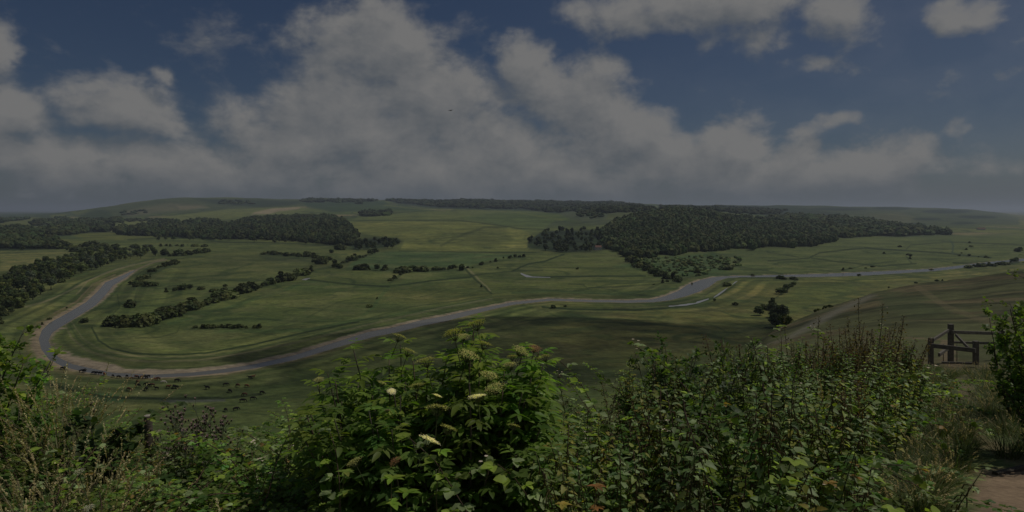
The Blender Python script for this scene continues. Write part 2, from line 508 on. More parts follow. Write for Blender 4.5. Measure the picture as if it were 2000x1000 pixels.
# patchwork of distant fields: irregular cells with their own crop colour and hedged edges
def cells(X, Y, sx, sy, seed):
    gx = np.floor(X / sx).astype(int); gy = np.floor(Y / sy).astype(int)
    b1 = np.full(X.shape, 1e9); b2 = np.full(X.shape, 1e9); idc = np.zeros(X.shape, int)
    for i in (-1, 0, 1):
        for j in (-1, 0, 1):
            a = (gx + i); b = (gy + j)
            jx = _perm[(a * 7 + seed) % 512, (b * 13) % 512]; jy = _perm[(a * 11) % 512, (b * 5 + seed) % 512]
            d = ((a + .15 + .7 * jx) * sx - X) ** 2 / sx ** 2 + ((b + .15 + .7 * jy) * sy - Y) ** 2 / sy ** 2
            c = d < b1
            b2 = np.where(c, b1, np.minimum(b2, d)); idc = np.where(c, a * 977 + b * 131, idc); b1 = np.where(c, d, b1)
    return idc, np.sqrt(b2) - np.sqrt(b1)
PAL = np.array([[.20,.195,.065],[.10,.135,.05],[.15,.165,.055],[.075,.10,.042],[.26,.22,.12],[.13,.15,.05],[.06,.08,.036],[.17,.18,.06]])
wX = XX + (fbm(XX / 300., YY / 300., 3) - .5) * 260; wY = YY + (fbm(XX / 300. + 9, YY / 300., 3) - .5) * 260
cid, ced = cells(wX, wY, 330., 420., 3)
farm = sstep(1700, 2100, YY)
mixc(farm, PAL[np.abs(cid) % 8], .62)
mixc(farm * sstep(.075, .03, ced), C3(.032,.048,.025), .8)
LT = C3(.185, .185, .06); DK = C3(.05, .07, .028); GR = C3(.075, .125, .05); TAN = C3(.30, .26, .15); BR = C3(.16, .145, .065)
WOOD = C3(.030, .042, .020); SCR = C3(.065, .085, .04)
# far plain and hills on the left
poly([(-60,410),(130,410),(150,420),(60,432),(-60,440)], C3(.06,.085,.05), .8)
for p, c in [([(0,430),(60,424),(110,427),(120,434),(60,440),(0,444)], LT*.85), ([(98,420),(135,418),(120,424),(100,424)], LT),
             ([(60,446),(76,444),(72,451),(58,449)], LT), ([(120,455),(240,452),(330,462),(260,468),(180,470)], LT*.8),
             ([(0,490),(70,488),(142,487),(135,498),(100,508),(50,522),(0,530)], C3(.20,.19,.075)),
             ([(115,466),(200,474),(170,484),(140,487),(115,480)], LT*.9)]: poly(p, c)
poly([(148,422),(190,405),(250,398),(330,386),(600,388),(600,402),(470,408),(400,412),(330,418),(250,426),(200,430)], C3(.095,.108,.052), .95, 3)
poly([(150,424),(188,409),(210,412),(225,424),(200,431)], C3(.060,.080,.036), 1, 2)
poly([(240,412),(330,396),(400,400),(380,408),(290,418),(250,424)], C3(.19,.165,.10), .6, 3)
poly([(375,388),(600,393),(560,402),(500,404),(430,400)], C3(.040,.058,.032), .85, 2)
poly([(350,403),(400,402),(410,406),(350,410)], TAN*.8, .6, 2)
poly([(220,438),(300,426),(450,408),(585,404),(600,410),(560,418),(430,428),(330,436),(230,444)], C3(.20,.20,.07), .95)
poly([(122,434),(150,424),(230,432),(215,440)], C3(.19,.20,.07), .9)
poly([(497,415),(530,407),(587,404.5),(583,408.5),(545,413),(500,424),(488,421)], C3(.36,.30,.19), .9)
poly([(455,424),(500,418),(560,417),(520,428),(460,434)], C3(.15,.165,.06), .8)
# middle distance: downland beyond the wood
poly([(590,395),(750,392),(760,400),(720,410),(650,414),(600,405)], C3(.052,.08,.038), .95, 2)
poly([(748,389),(1000,390),(1250,396),(1260,408),(1150,412),(1090,418),(1040,412),(960,410),(860,408),(780,400)], C3(.035,.05,.032), 1, 2)
poly([(640,402),(780,399),(860,409),(830,414),(700,412)], C3(.07,.10,.042), .9, 2)
poly([(680,432),(700,424),(760,419),(830,413),(1000,412),(1130,432),(1180,444),(1050,461),(930,441),(780,430)], C3(.16,.17,.06))
poly([(1000,412),(1100,420),(1150,432),(1060,446),(980,440),(900,425)], C3(.10,.135,.05), .7, 3)
poly([(1085,430),(1150,434),(1170,442),(1060,446)], C3(.085,.10,.05), .8, 2)
poly([(672,434),(760,431),(900,431),(960,439),(1012,446),(1050,462),(1030,491),(870,492),(780,490),(790,470),(700,455)], C3(.21,.205,.065))
poly([(800,475),(850,462),(940,443),(985,446),(1000,470),(960,480),(860,478)], C3(.125,.13,.045), .75, 5)
poly([(720,448),(820,440),(880,447),(800,455)], C3(.15,.155,.05), .6, 4)
line([(862,480),(900,460),(945,444),(990,443)], 4, C3(.07,.08,.03), .7)
line([(672,431),(780,430),(900,431),(960,438),(1012,446),(1060,448)], 1.6, DK, .8)
line([(780,490),(870,492),(1000,493),(1060,493)], 2.2, DK, .9)
line([(750,401),(830,409),(930,411),(1010,415),(1100,430)], 1.6, LT, .7)
line([(870,413),(800,402)], 1.2, TAN*.8, .5)
# slope right of the middle, pale scrubby gap in the wood
poly([(1090,418),(1150,405),(1230,412),(1260,417),(1200,430),(1170,442),(1120,430)], C3(.11,.12,.07), .9, 2)
poly([(1190,418),(1235,414),(1215,424),(1180,430)], LT*.8, .7, 2)
# woods painted under the tree crowns
W3 = [(250,460),(256,447),(285,441),(300,432),(338,427),(345,433),(352,443),(372,436),(385,430),(410,429),(432,441),(470,436),(500,423),(545,421),(580,423),(600,427),(650,427),(672,437),(688,452),(695,466),(690,480),(640,478),(600,472),(520,468),(420,467),(300,461)]
W5 = [(1030,484),(1032,468),(1060,452),(1110,450),(1172,450),(1182,468),(1186,487),(1165,492),(1120,493),(1100,494),(1060,489)]
W6 = [(1170,456),(1195,442),(1215,433),(1240,428),(1260,421),(1300,414),(1370,418),(1420,427),(1480,433),(1520,440),(1560,450),(1600,458),(1636,466),(1632,472),(1610,475),(1590,481),(1540,483),(1500,481),(1470,487),(1430,485),(1390,494),(1350,491),(1320,499),(1290,497),(1270,505),(1245,505),(1225,502),(1205,492),(1190,489),(1180,478)]
W6b = [(1500,428),(1560,424),(1600,427),(1650,426),(1690,434),(1720,436),(1760,446),(1800,447),(1850,455),(1862,459),(1800,459),(1760,463),(1700,461),(1650,466),(1600,455),(1540,446)]
W4 = [(692,468),(740,464),(776,464),(784,472),(770,480),(730,486),(692,486),(680,480)]
W2 = [(-20,470),(60,462),(112,468),(116,486),(60,489),(-20,490)]
W2b = [(-20,452),(40,447),(58,453),(110,448),(125,441),(180,437),(222,446),(215,452),(170,455),(120,461),(80,458),(60,467),(-20,466)]
for w in (W3, W5, W6, W6b, W4, W2, W2b): poly(w, WOOD, 1, 2)
poly([(1300,399),(1500,400),(1660,404),(1700,415),(1600,424),(1500,422),(1400,412),(1310,410)], C3(.034,.052,.03), .9, 2)
poly([(1560,404),(1640,401),(1930,408),(1990,425),(1990,440),(1850,440),(1700,428),(1640,418)], C3(.085,.10,.052), .9, 3)
poly([(1690,420),(1760,414),(1800,430),(1760,438)], C3(.16,.145,.08), .6, 3)
for q in [(1640,408,60,3),(1740,407,40,3),(1850,413,50,4),(1910,424,40,3),(1810,428,30,2.5),(1780,438,30,2.5),(1880,436,26,2)]:
    a = [(q[0]+q[2]*math.cos(t), q[1]+q[3]*math.sin(t)) for t in np.linspace(0, 6.2, 12)]
    poly(a, C3(.026,.042,.026), .95, 1.2)
# valley fields
poly([(760,491),(1022,497),(1010,500),(960,508),(900,524),(860,521),(780,523),(675,523),(690,512),(730,494)], C3(.098,.135,.052), 1)
poly([(1020,497),(1060,494),(1230,503),(1260,525),(1330,550),(1290,556),(1120,570),(1000,575),(960,571),(905,524),(960,510)], C3(.155,.165,.055), .6, 3)
poly([(610,525),(760,530),(770,552),(660,555),(600,547)], C3(.15,.16,.055), .7, 3)
poly([(790,532),(900,526),(925,545),(850,552),(780,560)], C3(.12,.145,.05), .7, 3)
poly([(400,478),(480,472),(640,480),(660,490),(600,494),(500,490)], C3(.14,.15,.055), .7, 3)
poly([(420,495),(500,497),(590,500),(640,512),(600,520),(480,522),(400,512)], C3(.12,.125,.05), .6, 4)
poly([(505,500),(600,502),(640,508),(610,514),(520,510)], C3(.055,.07,.035), .6, 3)
poly([(300,545),(420,520),(600,518),(560,545),(480,560),(400,565),(290,570)], C3(.165,.17,.065), .6, 5)
poly([(390,600),(520,565),(600,548),(760,560),(700,600),(560,630),(420,640)], C3(.15,.165,.055), .6, 5)
poly([(590,552),(760,556),(740,570),(620,572),(560,565)], C3(.09,.12,.04), .6, 4)
poly([(1200,520),(1260,505),(1400,492),(1480,490),(1500,520),(1420,532),(1340,540),(1290,530)], C3(.075,.115,.045), .9, 4)
poly([(1400,492),(1600,482),(1640,470),(1860,461),(2050,455),(2050,500),(1900,512),(1700,528),(1500,535),(1420,530)], C3(.135,.15,.055), .9, 3)
poly([(1440,545),(1700,545),(1860,530),(2050,510),(2050,560),(1700,620),(1500,660),(1300,720),(1100,720),(1050,640),(1200,612),(1380,600)], C3(.175,.165,.055), .9, 6)
poly([(1060,610),(1300,606),(1200,700),(1000,740),(850,700),(880,640)], C3(.14,.135,.05), .6, 10)
poly([(1500,600),(1560,560),(1700,548),(1620,590),(1520,620)], C3(.15,.17,.05), .5, 5)
# reedy green strips
line([(640,555),(600,550),(540,572),(480,590),(430,606),(350,628),(330,632)], 5, C3(.075,.12,.045), .6)
line([(760,560),(742,580),(728,600),(700,625),(600,645),(420,648)], 6, C3(.08,.125,.045), .55)
line([(700,625),(840,605),(960,582)], 5, C3(.085,.125,.045), .5)
# winding old ditches and wet hollows of the marsh
rg = np.abs(fbm(XX / 150. + 3, YY / 150. + 8, 3) - .5)
rg2 = np.abs(fbm(XX / 75. + 13, YY / 95. + 2, 2) - .5)
marsh = valley * sstep(2200, 1700, YY) * sstep(380, 460, YY)
mixc(marsh * sstep(.026, .008, rg), C3(.052,.074,.028), .7)
mixc(marsh * sstep(.026, .008, rg2) * sstep(.44, .52, big), C3(.060,.082,.030), .6)
tus = fbm(XX / 16., YY / 13., 3)
mixc(valley * sstep(.54, .66, tus) * sstep(2000, 900, YY), C3(.070,.095,.034), .45)
mixc(valley * sstep(.55, .66, fbm(XX / 30. + 40, YY / 30., 3)) * sstep(2000, 900, YY), C3(.21,.19,.085), .35)
soft = fbm(XX / 70. + 21, YY / 48., 4)
mk_ = (valley & (YY < 3000) & (YY > 300))[..., None]
col = np.where(mk_, col * (1 + (soft - .5)[..., None] * np.array([1.0, .8, .7])), col)
for hp in [[(204,634),(285,636),(330,620),(440,584),(500,563),(607,530),(650,520)], [(262,564),(270,552),(300,532),(345,514)], [(262,558),(298,560)], [(375,641),(505,642)], [(669,514),(732,494)],
    [(678,526),(768,528),(830,530),(905,527)], [(762,553),(790,531)], [(908,525),(962,511),(1022,502)], [(1228,509),(1285,539),(1328,551)], [(1512,546),(1557,546),(1525,575)], [(318,500),(402,493)], [(508,496),(585,501)], [(1890,523),(1985,511)]]:
    line(hp, 4.5, C3(.062,.082,.032), .7)
# ditches, tracks, old channels (dark or pale lines on the turf)
D = DK * 1.05
for p, w, c, k in [
    ([(395,468),(440,473),(520,474),(640,479),(700,487)], 1.6, D, .6), ([(250,468),(330,464),(420,468)], 1.5, D, .6),
    ([(600,546),(690,556),(760,560)], 2.0, D, .75), ([(780,557),(850,547),(920,541)], 1.8, D, .8),
    ([(905,522),(925,542),(950,565),(960,573)], 2.0, D, .7), ([(909,520),(930,540),(958,568)], 1.4, TAN, .55),
    ([(925,538),(960,534),(1000,530),(1060,528)], 1.4, D, .6),
    ([(1000,530),(1030,516),(1065,510),(1100,497)], 1.8, D, .75), ([(1040,541),(1120,540),(1260,539)], 2.0, D, .85),
    ([(1020,522),(1120,523),(1220,524)], 1.3, D, .45), ([(1110,555),(1140,556),(1150,565),(1120,568)], 1.4, D, .5),
    ([(1000,572),(1080,568),(1200,575),(1330,562)], 3.0, DK*1.3, .6), ([(1150,562),(1240,558),(1330,552)], 1.6, D, .55),
    ([(180,640),(192,665),(217,681),(262,690),(320,693),(400,690),(500,672),(600,648),(700,628)], 3.0, D, .75),
    ([(128,634),(140,660),(170,685),(222,700),(300,707),(400,703),(500,686),(600,664),(720,634),(860,602),(960,584)], 2.5, TAN*.75, .45),
    ([(134,630),(150,660),(180,683),(230,696),(310,701),(400,697),(500,680),(620,654),(740,626)], 2.0, DK*1.4, .45),
    ([(140,628),(160,660),(195,682),(250,694),(330,698),(420,692)], 1.5, TAN*.8, .4),
    ([(265,660),(310,659),(345,650),(352,636)], 1.4, D, .4), ([(440,632),(480,648),(540,655)], 1.4, D, .4),
    ([(320,512),(290,523),(270,535),(262,548)], 1.6, D, .5), ([(40,640),(52,690),(80,730),(150,757)], 2.0, DK*1.5, .35),
    ([(50,600),(100,585),(150,560),(200,535),(250,520),(320,505)], 1.8, TAN*.85, .5), ([(60,592),(110,577),(160,550),(210,529),(300,505)], 1.6, DK*1.4, .55),
    ([(150,575),(172,548),(215,530),(262,516)], 1.5, TAN*.85, .4), ([(105,612),(150,588),(180,556),(225,536)], 1.5, C3(.25,.20,.12), .5),
    ([(230,575),(232,600),(215,620)], 1.8, D, .45), ([(270,560),(265,580),(262,600)], 1.6, D, .35),
    ([(345,605),(420,590),(460,578)], 1.4, D, .3), ([(400,560),(340,558),(300,566)], 1.2, D, .4),
    ([(330,564),(420,583),(470,585)], 1.2, D, .25),
    ([(1500,510),(1580,504),(1600,494),(1690,484)], 1.6, D, .7), ([(1585,504),(1625,510),(1720,520),(1790,515)], 1.5, D, .65),
    ([(1500,493),(1560,502)], 1.4, D, .5), ([(1690,484),(1740,488),(1830,493),(1900,500),(1935,503)], 1.8, D, .75), ([(1770,487),(1780,478),(1840,474)], 1.3, D, .5),
    ([(1860,495),(1862,478),(1855,470)], 2.6, C3(.07,.10,.06), .8), ([(1840,472),(1950,476),(2050,482)], 1.5, D, .6), ([(1780,515),(1770,500)], 1.5, D, .5),
    ([(1650,527),(1690,517),(1750,510)], 1.5, D, .5), ([(1400,515),(1460,524),(1500,528)], 1.6, D, .5), ([(1320,530),(1400,538),(1440,537)], 3.5, C3(.07,.11,.045), .6),
    ([(1060,600),(1120,604),(1240,606),(1320,600),(1360,594)], 3.2, DK*.8, .9), ([(1360,594),(1400,580),(1436,556)], 3.0, DK, .6),
    ([(1230,506),(1262,524),(1330,551)], 2.5, D, .8), ([(1200,602),(1300,598),(1370,583),(1400,560),(1425,548)], 3.0, C3(.10,.10,.05), .6),
    ([(1500,594),(1530,570),(1552,548)], 1.6, D, .5), ([(1440,542),(1550,544)], 2.0, D, .5), ([(1862,513),(1960,517),(1990,512)], 3.2, DK*.8, .7),
    ([(690,630),(800,600),(960,577)], 1.4, D, .4), ([(480,585),(620,572),(720,566)], 1.2, D, .3), ([(600,620),(660,590),(740,575)], 1.4, D, .3),
    ([(520,590),(560,600),(640,604)], 1.2, D, .3), ([(820,580),(900,560),(950,570)], 1.2, D, .3),
    ]: line(p, w * (1.35 if w < 2.6 else 1.0), c * (.75 if c is D else 1), min(1, k * 1.3))
# marsh channel by the cattle
poly([(60,715),(95,738),(150,757),(200,765),(250,772),(330,776),(430,776),(520,768),(520,775),(430,786),(330,790),(250,786),(200,783),(150,770),(90,752),(60,735)], C3(.075,.09,.035), .75, 3)
poly([(165,768),(215,768),(245,776),(240,786),(205,785)], C3(.065,.11,.045), .9, 2)
poly([(300,779),(440,778),(440,784),(330,787)], C3(.085,.085,.075), .9, 2)
line([(100,752),(150,765),(200,774),(240,777),(330,779),(440,777),(510,770)], 4.5, DK*.5, .9)
line([(430,802),(480,806),(520,810)], 2, D, .6)
# shadow-free stripes of sheep tracks on the near meadow
band = (np.sin((XX * .36 + YY * .93) / 5.2 + fbm(XX / 30., YY / 30., 3) * 9) * .5 + .5)
near_mead = sstep(190, 260, YY) * sstep(720, 560, YY) * sstep(950, 1120, PXg)
col *= (1 - near_mead * (band ** 3) * .30)[..., None]

# mud margins and levee terraces along the river, by real distance
m = (YY > 200) & (YY < 2600)
dn = np.full(XX.shape, 1e3); df = np.full(XX.shape, 1e3); ins = np.zeros(XX.shape, bool)
dn[m] = dist_line(near_w, XX[m], YY[m]); df[m] = dist_line(far_w, XX[m], YY[m]); ins[m] = in_poly(riv_w, XX[m], YY[m])
dmin = np.minimum(dn, df) * np.where(ins, -1, 1)
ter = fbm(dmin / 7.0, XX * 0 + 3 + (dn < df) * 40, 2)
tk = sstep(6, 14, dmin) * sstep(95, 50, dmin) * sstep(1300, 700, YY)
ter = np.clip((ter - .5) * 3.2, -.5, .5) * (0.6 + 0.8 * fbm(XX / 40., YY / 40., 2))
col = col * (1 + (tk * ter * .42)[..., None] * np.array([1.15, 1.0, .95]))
jit = (fbm(XX / 5., YY / 5., 3) - .5)
farside = df < dn
# inner/far bank mud: width varies along the river
wid = np.interp(PXg, [60,90,105,120,140,175,210,250,300,375,500,650,800,950,1100,1300,1330,1400,2000], [0,1.2,2.4,4,6,10,10,8.5,7.5,6,5.2,5,4.2,3.5,3.5,3.5,3,2,1.2])
wid = np.where(PYg < 640, np.where(PXg < 280, np.interp(PYg, [500, 560, 610, 640], [4, 5, 1.5, 2]), wid), wid)
MUD = C3(.30, .25, .185)
mixc((sstep(1.6, -1.6, dmin - wid + jit * 6) * farside * (YY < 2600) * (YY > 200)), MUD, .95)
wn = np.interp(PXg, [60,90,140,220,300,360,420,520,700,900,1100,1300,2000], [5,5,3,2.5,3,5,7,3,2.5,2.5,2.0,1.8,2.0])
wn = np.where((PYg < 640) & (PXg < 300), 4.5, wn)
mixc((sstep(1.3, -1.3, dmin - wn + jit * 5) * (~farside) * (YY < 2600) * (YY > 200)), MUD * np.array([.95,.92,.85]), .9)
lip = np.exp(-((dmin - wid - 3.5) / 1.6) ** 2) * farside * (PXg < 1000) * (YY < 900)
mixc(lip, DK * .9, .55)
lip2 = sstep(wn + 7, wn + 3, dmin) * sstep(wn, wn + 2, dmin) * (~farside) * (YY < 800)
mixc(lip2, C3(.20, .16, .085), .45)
line([(262,528.5),(285,519),(305,511),(325,507)], 1.8, MUD * .75, .8)
# near slopes
zn = EYE - near_depth(XX, YY)
isn = (ZZ > 3.0) & (YY < 420) & (zn > far_z(XX, YY))
spx = sstep(1380, 1560, PXg)
hc = C3(.13,.125,.055) * (1 + (fbm(XX/22., YY/22., 4) - .5) * .9)[..., None]
hc = hc * (1 - .35 * sstep(.5, .68, fbm(XX/30.+3, YY/9., 4)))[..., None]
dry = sstep(.48, .66, fbm(XX / 11. + 7, YY / 30. + 2, 4))[..., None]
hc = hc * (1 - dry * .6) + C3(.20,.165,.085) * dry * .6
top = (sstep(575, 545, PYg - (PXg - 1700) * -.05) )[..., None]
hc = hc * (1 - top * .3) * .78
hc = hc * (1 + (fbm(XX / 3.2, YY / 5., 4) - .5) * 1.0 * sstep(25, 60, YY))[..., None]
k = isn[..., None]
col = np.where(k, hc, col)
valley = isn
poly([(1500,672),(1540,664),(1590,640),(1635,614),(1680,593),(1712,577),(1700,575),(1650,595),(1590,625),(1530,662)], C3(.19,.172,.132), .8, 4, raw=True)
poly([(1725,572),(1800,585),(1850,610),(1790,618),(1720,600)], C3(.07,.085,.035), .5, 10, raw=True)
line([(1790,560),(1850,600),(1960,640)], 10, C3(.21,.175,.095), .25)
nearc = (YY < 16) & isn
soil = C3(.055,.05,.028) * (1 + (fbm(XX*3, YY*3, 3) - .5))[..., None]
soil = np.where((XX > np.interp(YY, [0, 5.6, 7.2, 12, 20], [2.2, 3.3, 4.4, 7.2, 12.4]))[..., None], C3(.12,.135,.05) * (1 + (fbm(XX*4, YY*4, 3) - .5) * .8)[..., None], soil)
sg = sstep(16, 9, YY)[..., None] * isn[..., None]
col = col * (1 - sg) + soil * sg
pathw = fbm(XX*1.2, YY*1.2, 3)
pc = np.interp(YY, [0, 2, 5.6, 7.2, 12, 20, 32], [3.9, 4.2, 4.9, 5.35, 8.7, 13.9, 22])
pd = np.abs(XX - pc - (pathw - .5) * .4)
pk = sstep(.62 , .38, pd / np.interp(YY, [4, 5.4, 5.9, 12, 18, 25], [2.0, 1.6, .30, .34, .45, .6])) * (YY < 40) * isn
mixc(pk * np.where(YY < 5.75, 0, .5), C3(.24, .175, .115), 1)
bare = sstep(-.12, .10, XX - (2.84 + (YY - 4) * .85) + (fbm(XX * 3, YY * 3, 3) - .5) * .5) * sstep(5.75, 5.65, YY) * isn
mixc(bare, C3(.25, .18, .12) * 1.0, .95)
mixc(bare * sstep(.55, .7, fbm(XX * 9, YY * 9, 3)), C3(.17, .12, .08), .5)
grn = sstep(1.0, 1.18, col[..., 0] / col[..., 1])[..., None]
col = col * (np.array([.84, .97, .90]) * (1 - grn) + np.array([.97, .97, .97]) * grn)
col = np.clip(col, .004, .8)

mat_hill = ground_mat('hillside_turf', [(6, .25, (1.1, 1, .8)), (.7, .25, (1, 1, .9)), (.06, .22, (1, 1, 1))], bump=.5, bscale=9.0, bdist=.03)
mat_valley = ground_mat('valley_pasture', [(45, .16, (1.1, 1, .8)), (11, .20, (1.2, 1, .7)), (3.0, .32, (1, 1, .9))], bump=.5, bscale=.25, bdist=1.6, stretch=(.55, 1, 1))
mat_hills = ground_mat('downland', [(160, .18, (1.2, 1, .8)), (40, .24, (1.1, 1, .8)), (14, .22, (1, 1, .9))], bump=.4, bscale=.02, bdist=10.0)
ids = (np.arange(nr * nc).reshape(nr, nc))
Q = np.stack([ids[:-1, :-1], ids[:-1, 1:], ids[1:, 1:], ids[1:, :-1]], -1)
fn = isn[:-1, :-1]
ff = (YY[:-1, :-1] > 1150) & (ZZ[:-1, :-1] > 2.5) & ~fn | (YY[:-1, :-1] > 9000)
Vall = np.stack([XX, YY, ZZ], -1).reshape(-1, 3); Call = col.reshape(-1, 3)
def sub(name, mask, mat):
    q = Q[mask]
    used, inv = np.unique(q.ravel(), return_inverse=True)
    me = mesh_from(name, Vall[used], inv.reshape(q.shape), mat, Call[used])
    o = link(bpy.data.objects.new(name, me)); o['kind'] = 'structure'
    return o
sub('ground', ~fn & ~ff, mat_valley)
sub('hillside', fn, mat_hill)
sub('hills', ff, mat_hills)
# hilltop behind the viewer
bx = [-300, -40, -10, 0, 10, 40, 300]
V = []; 
ys2 = [0.36, -1, -4, -20, -300]
bxx = np.linspace(-12, 12, 40)
for y in ys2:
    for x in bxx: V.append((x, y, hz(x, 0.35) if y > 0 else EYE - 1.62 - 0.01 * abs(y)))
Qb = np.array([(j*40+i, j*40+i+1, (j+1)*40+i+1, (j+1)*40+i) for j in range(4) for i in range(39)])[:, ::-1]
o = link(bpy.data.objects.new('hilltop', mesh_from('hilltop', V, Qb, mat_hill, np.tile(C3(.12,.12,.05), (len(V), 1)))))
o['kind'] = 'structure'

# ---------------------------------------------------------------- water
def water_mat(name, colr, rough, bs, bstr):
    m, nt, b = base_mat(name)
    b.inputs['Base Color'].default_value = (*colr, 1)
    b.inputs['Roughness'].default_value = rough
    b.inputs['IOR'].default_value = 1.33
    geo = nd(nt, 'ShaderNodeNewGeometry')
    nz = nd(nt, 'ShaderNodeTexNoise', i_Scale=bs, i_Detail=4.0)
    nt.links.new(geo.outputs['Position'], nz.inputs['Vector'])
    bp = nd(nt, 'ShaderNodeBump', i_Strength=bstr, i_Distance=.15)
    nt.links.new(nz.outputs[0], bp.inputs['Height']); nt.links.new(bp.outputs[0], b.inputs['Normal'])
    return m
wm = water_mat('river_water', (.14, .132, .105), .2, .5, .3)
V = []; Qr = []
for i, (a, b) in enumerate(zip(near_w, far_w)):
    a = np.array(a); b = np.array(b); d = b - a; L = np.linalg.norm(d); d /= L
    e = .5
    for p in (a - d * e, a * .5 + b * .5, b + d * e): V.append((p[0], p[1], 0.0))
    if i: Qr += [(i*3-3, i*3, i*3+1, i*3-2), (i*3-2, i*3+1, i*3+2, i*3-1)]
V = np.array(V)
o = link(bpy.data.objects.new('river', mesh_from('river', V, np.array(Qr)[:, ::-1], wm)))
me = o.data
o['kind'] = 'structure'
def ribbon(name, pts, mat):
    """A strip of standing water; pts: (px, py, half width in px)."""
    V = []
    for i, (x, y, w) in enumerate(pts):
        for s_ in (-1, 1):
            g = G(x, y + s_ * w); V.append((g.x, g.y, hz(g.x, g.y) + .06))
    Q_ = np.array([(i*2, i*2+1, i*2+3, i*2+2) for i in range(len(pts) - 1)])
    o = link(bpy.data.objects.new(name, mesh_from(name, V, Q_, mat)))
    o['kind'] = 'structure'
pw = water_mat('pale_water', (.30, .30, .30), .3, .5, .2)
ribbon('ditch_water', [(1306,600,.6),(1340,597,1.2),(1365,592,1.5),(1384,586,.8)], pw)
ribbon('ditch_water', [(1394,583,.6),(1404,577,1.6),(1414,570,1.6),(1421,564,.7)], pw)
ribbon('ditch_water', [(1430,558,.5),(1435,554,1.4),(1440,551,.5)], pw)
ribbon('marsh_pool', [(1017,534,1.2),(1028,539,2.4),(1040,541,1.0),(1075,542,.5)], pw)
ribbon('marsh_pool', [(590,546,.4),(597,545.5,1.8),(606,543,.5)], pw)
# ---------------------------------------------------------------- trees and bushes
def ico(sub):
    import bmesh
    bm = bmesh.new(); bmesh.ops.create_icosphere(bm, subdivisions=sub, radius=1.0)
    V = np.array([v.co[:] for v in bm.verts]); T = np.array([[v.index for v in f.verts] for f in bm.faces]); bm.free()
    return V, T
ICO1, ICO1T = ico(2)
ICO0, ICO0T = ico(1)
mat_crown = leaf_mat('tree_foliage', rough=.7, trans=.12, spec=.15, nscale=.35, var=.25, objvar=.22)
mat_wood_leaf = leaf_mat('woodland_foliage', rough=.8, trans=0.0, spec=.08, nscale=.05, var=.18, objvar=0)
mat_bark = simple_mat('bark', (.10, .085, .065), .9, .1, .3, 6, .4, (3, 3, .6))
QUAD = np.array([(-.5, -.5, 0), (.5, -.4, .12), (.45, .5, 0), (-.4, .45, .1)])
def rand_dirs(r, n, zmin=-1.0):
    z = r.uniform(zmin, 1, n); a = r.uniform(0, 2 * math.pi, n); q = np.sqrt(1 - z * z)
    return np.stack([q * np.cos(a), q * np.sin(a), z], 1)
def frames(N, r):
    ref = r.normal(size=N.shape); A = np.cross(N, ref); A /= np.linalg.norm(A, axis=1)[:, None] + 1e-9
    return A, np.cross(N, A)
def quads_at(Pn, N, S, C, r):
    """n leaf-spray quads: centres Pn, normals N, sizes S, colours C -> V, Q, C"""
    A, B = frames(N, r); n = len(Pn)
    V = Pn[:, None, :] + S[:, None, None] * (QUAD[None, :, 0:1] * A[:, None, :] + QUAD[None, :, 1:2] * B[:, None, :] + QUAD[None, :, 2:3] * N[:, None, :])
    return V.reshape(-1, 3), np.arange(n * 4).reshape(n, 4), np.repeat(C, 4, axis=0)
def crown_mesh(name, seed, R, z0, H, nlobe, nleaf, lsize, colr, squash=.8, mat=None, flat=False):
    r = np.random.default_rng(seed); mb = MB()
    for i in range(nlobe):
        a = r.uniform(0, 6.28); t = r.uniform(0, 1) if i else .55
        zz = z0 + H * (.18 + .66 * t)
        prof = math.sin(math.pi * min(.98, .22 + .68 * t)) 
        rr = R * prof * r.uniform(.25, .68) * (1 if i else .1)
        lr = R * r.uniform(.36, .58) * (.75 + .25 * prof) * (1.25 if i == 0 else 1)
        c = np.array([rr * math.cos(a), rr * math.sin(a), zz])
        lc = np.asarray(colr) * r.uniform(.72, 1.3) * np.array([r.uniform(.85, 1.2), 1, r.uniform(.85, 1.15)])
        core = ICO0 * lr * .78 * np.array([1, 1, squash]) * (1 + .18 * r.normal(size=(len(ICO0), 1)))
        mb.add(core + c, None, ICO0T, lc * .8)
        n = nleaf
        D = rand_dirs(r, n, -.75)
        Pn = c + D * lr * r.uniform(.75, 1.12, (n, 1)) * np.array([1, 1, squash])
        N = D + r.normal(size=D.shape) * .55 + np.array([0, 0, .25]); N /= np.linalg.norm(N, axis=1)[:, None]
        V, Qd, C = quads_at(Pn, N, lsize * r.uniform(.6, 1.3, n), lc * r.uniform(.75, 1.3, (n, 1)), r)
        mb.add(V, Qd, None, C)
    return mb.mesh(name, mat or mat_crown, smooth=False)
def trunk_mesh(name, seed, h, rad, R):
    r = np.random.default_rng(seed); mb = MB()
    pts = [(0, 0, -.4), (r.normal() * .1, r.normal() * .1, h * .35), (r.normal() * .25, r.normal() * .25, h * .75)]
    mb.tube(pts, [rad * 1.35, rad, rad * .6], sides=7)
    for k in range(5):
        a = r.uniform(0, 6.28); t = r.uniform(.35, .75)
        p = np.array([pts[1][0], pts[1][1], h * t])
        q = p + np.array([math.cos(a), math.sin(a), .9]) * R * .45
        mb.tube([p, (p + q) / 2 + (0, 0, .2), q], [rad * .5, rad * .35, rad * .12], sides=5)
    return mb.mesh(name, mat_bark)
GREEN = np.array([.080, .108, .038])
def make_tree(name, seed, H, R, colr, nlobe=11, nleaf=60, ls=1.0, trunk=.3, lowz=.12):
    root = empty(name, (0, 0, 0))
    link(bpy.data.objects.new('crown', crown_mesh('crown', seed, R, H * lowz, H * (1 - lowz), nlobe, nleaf, ls, colr)), root)
    link(bpy.data.objects.new('trunk', trunk_mesh('trunk', seed, H * .7, trunk, R)), root)
    return root
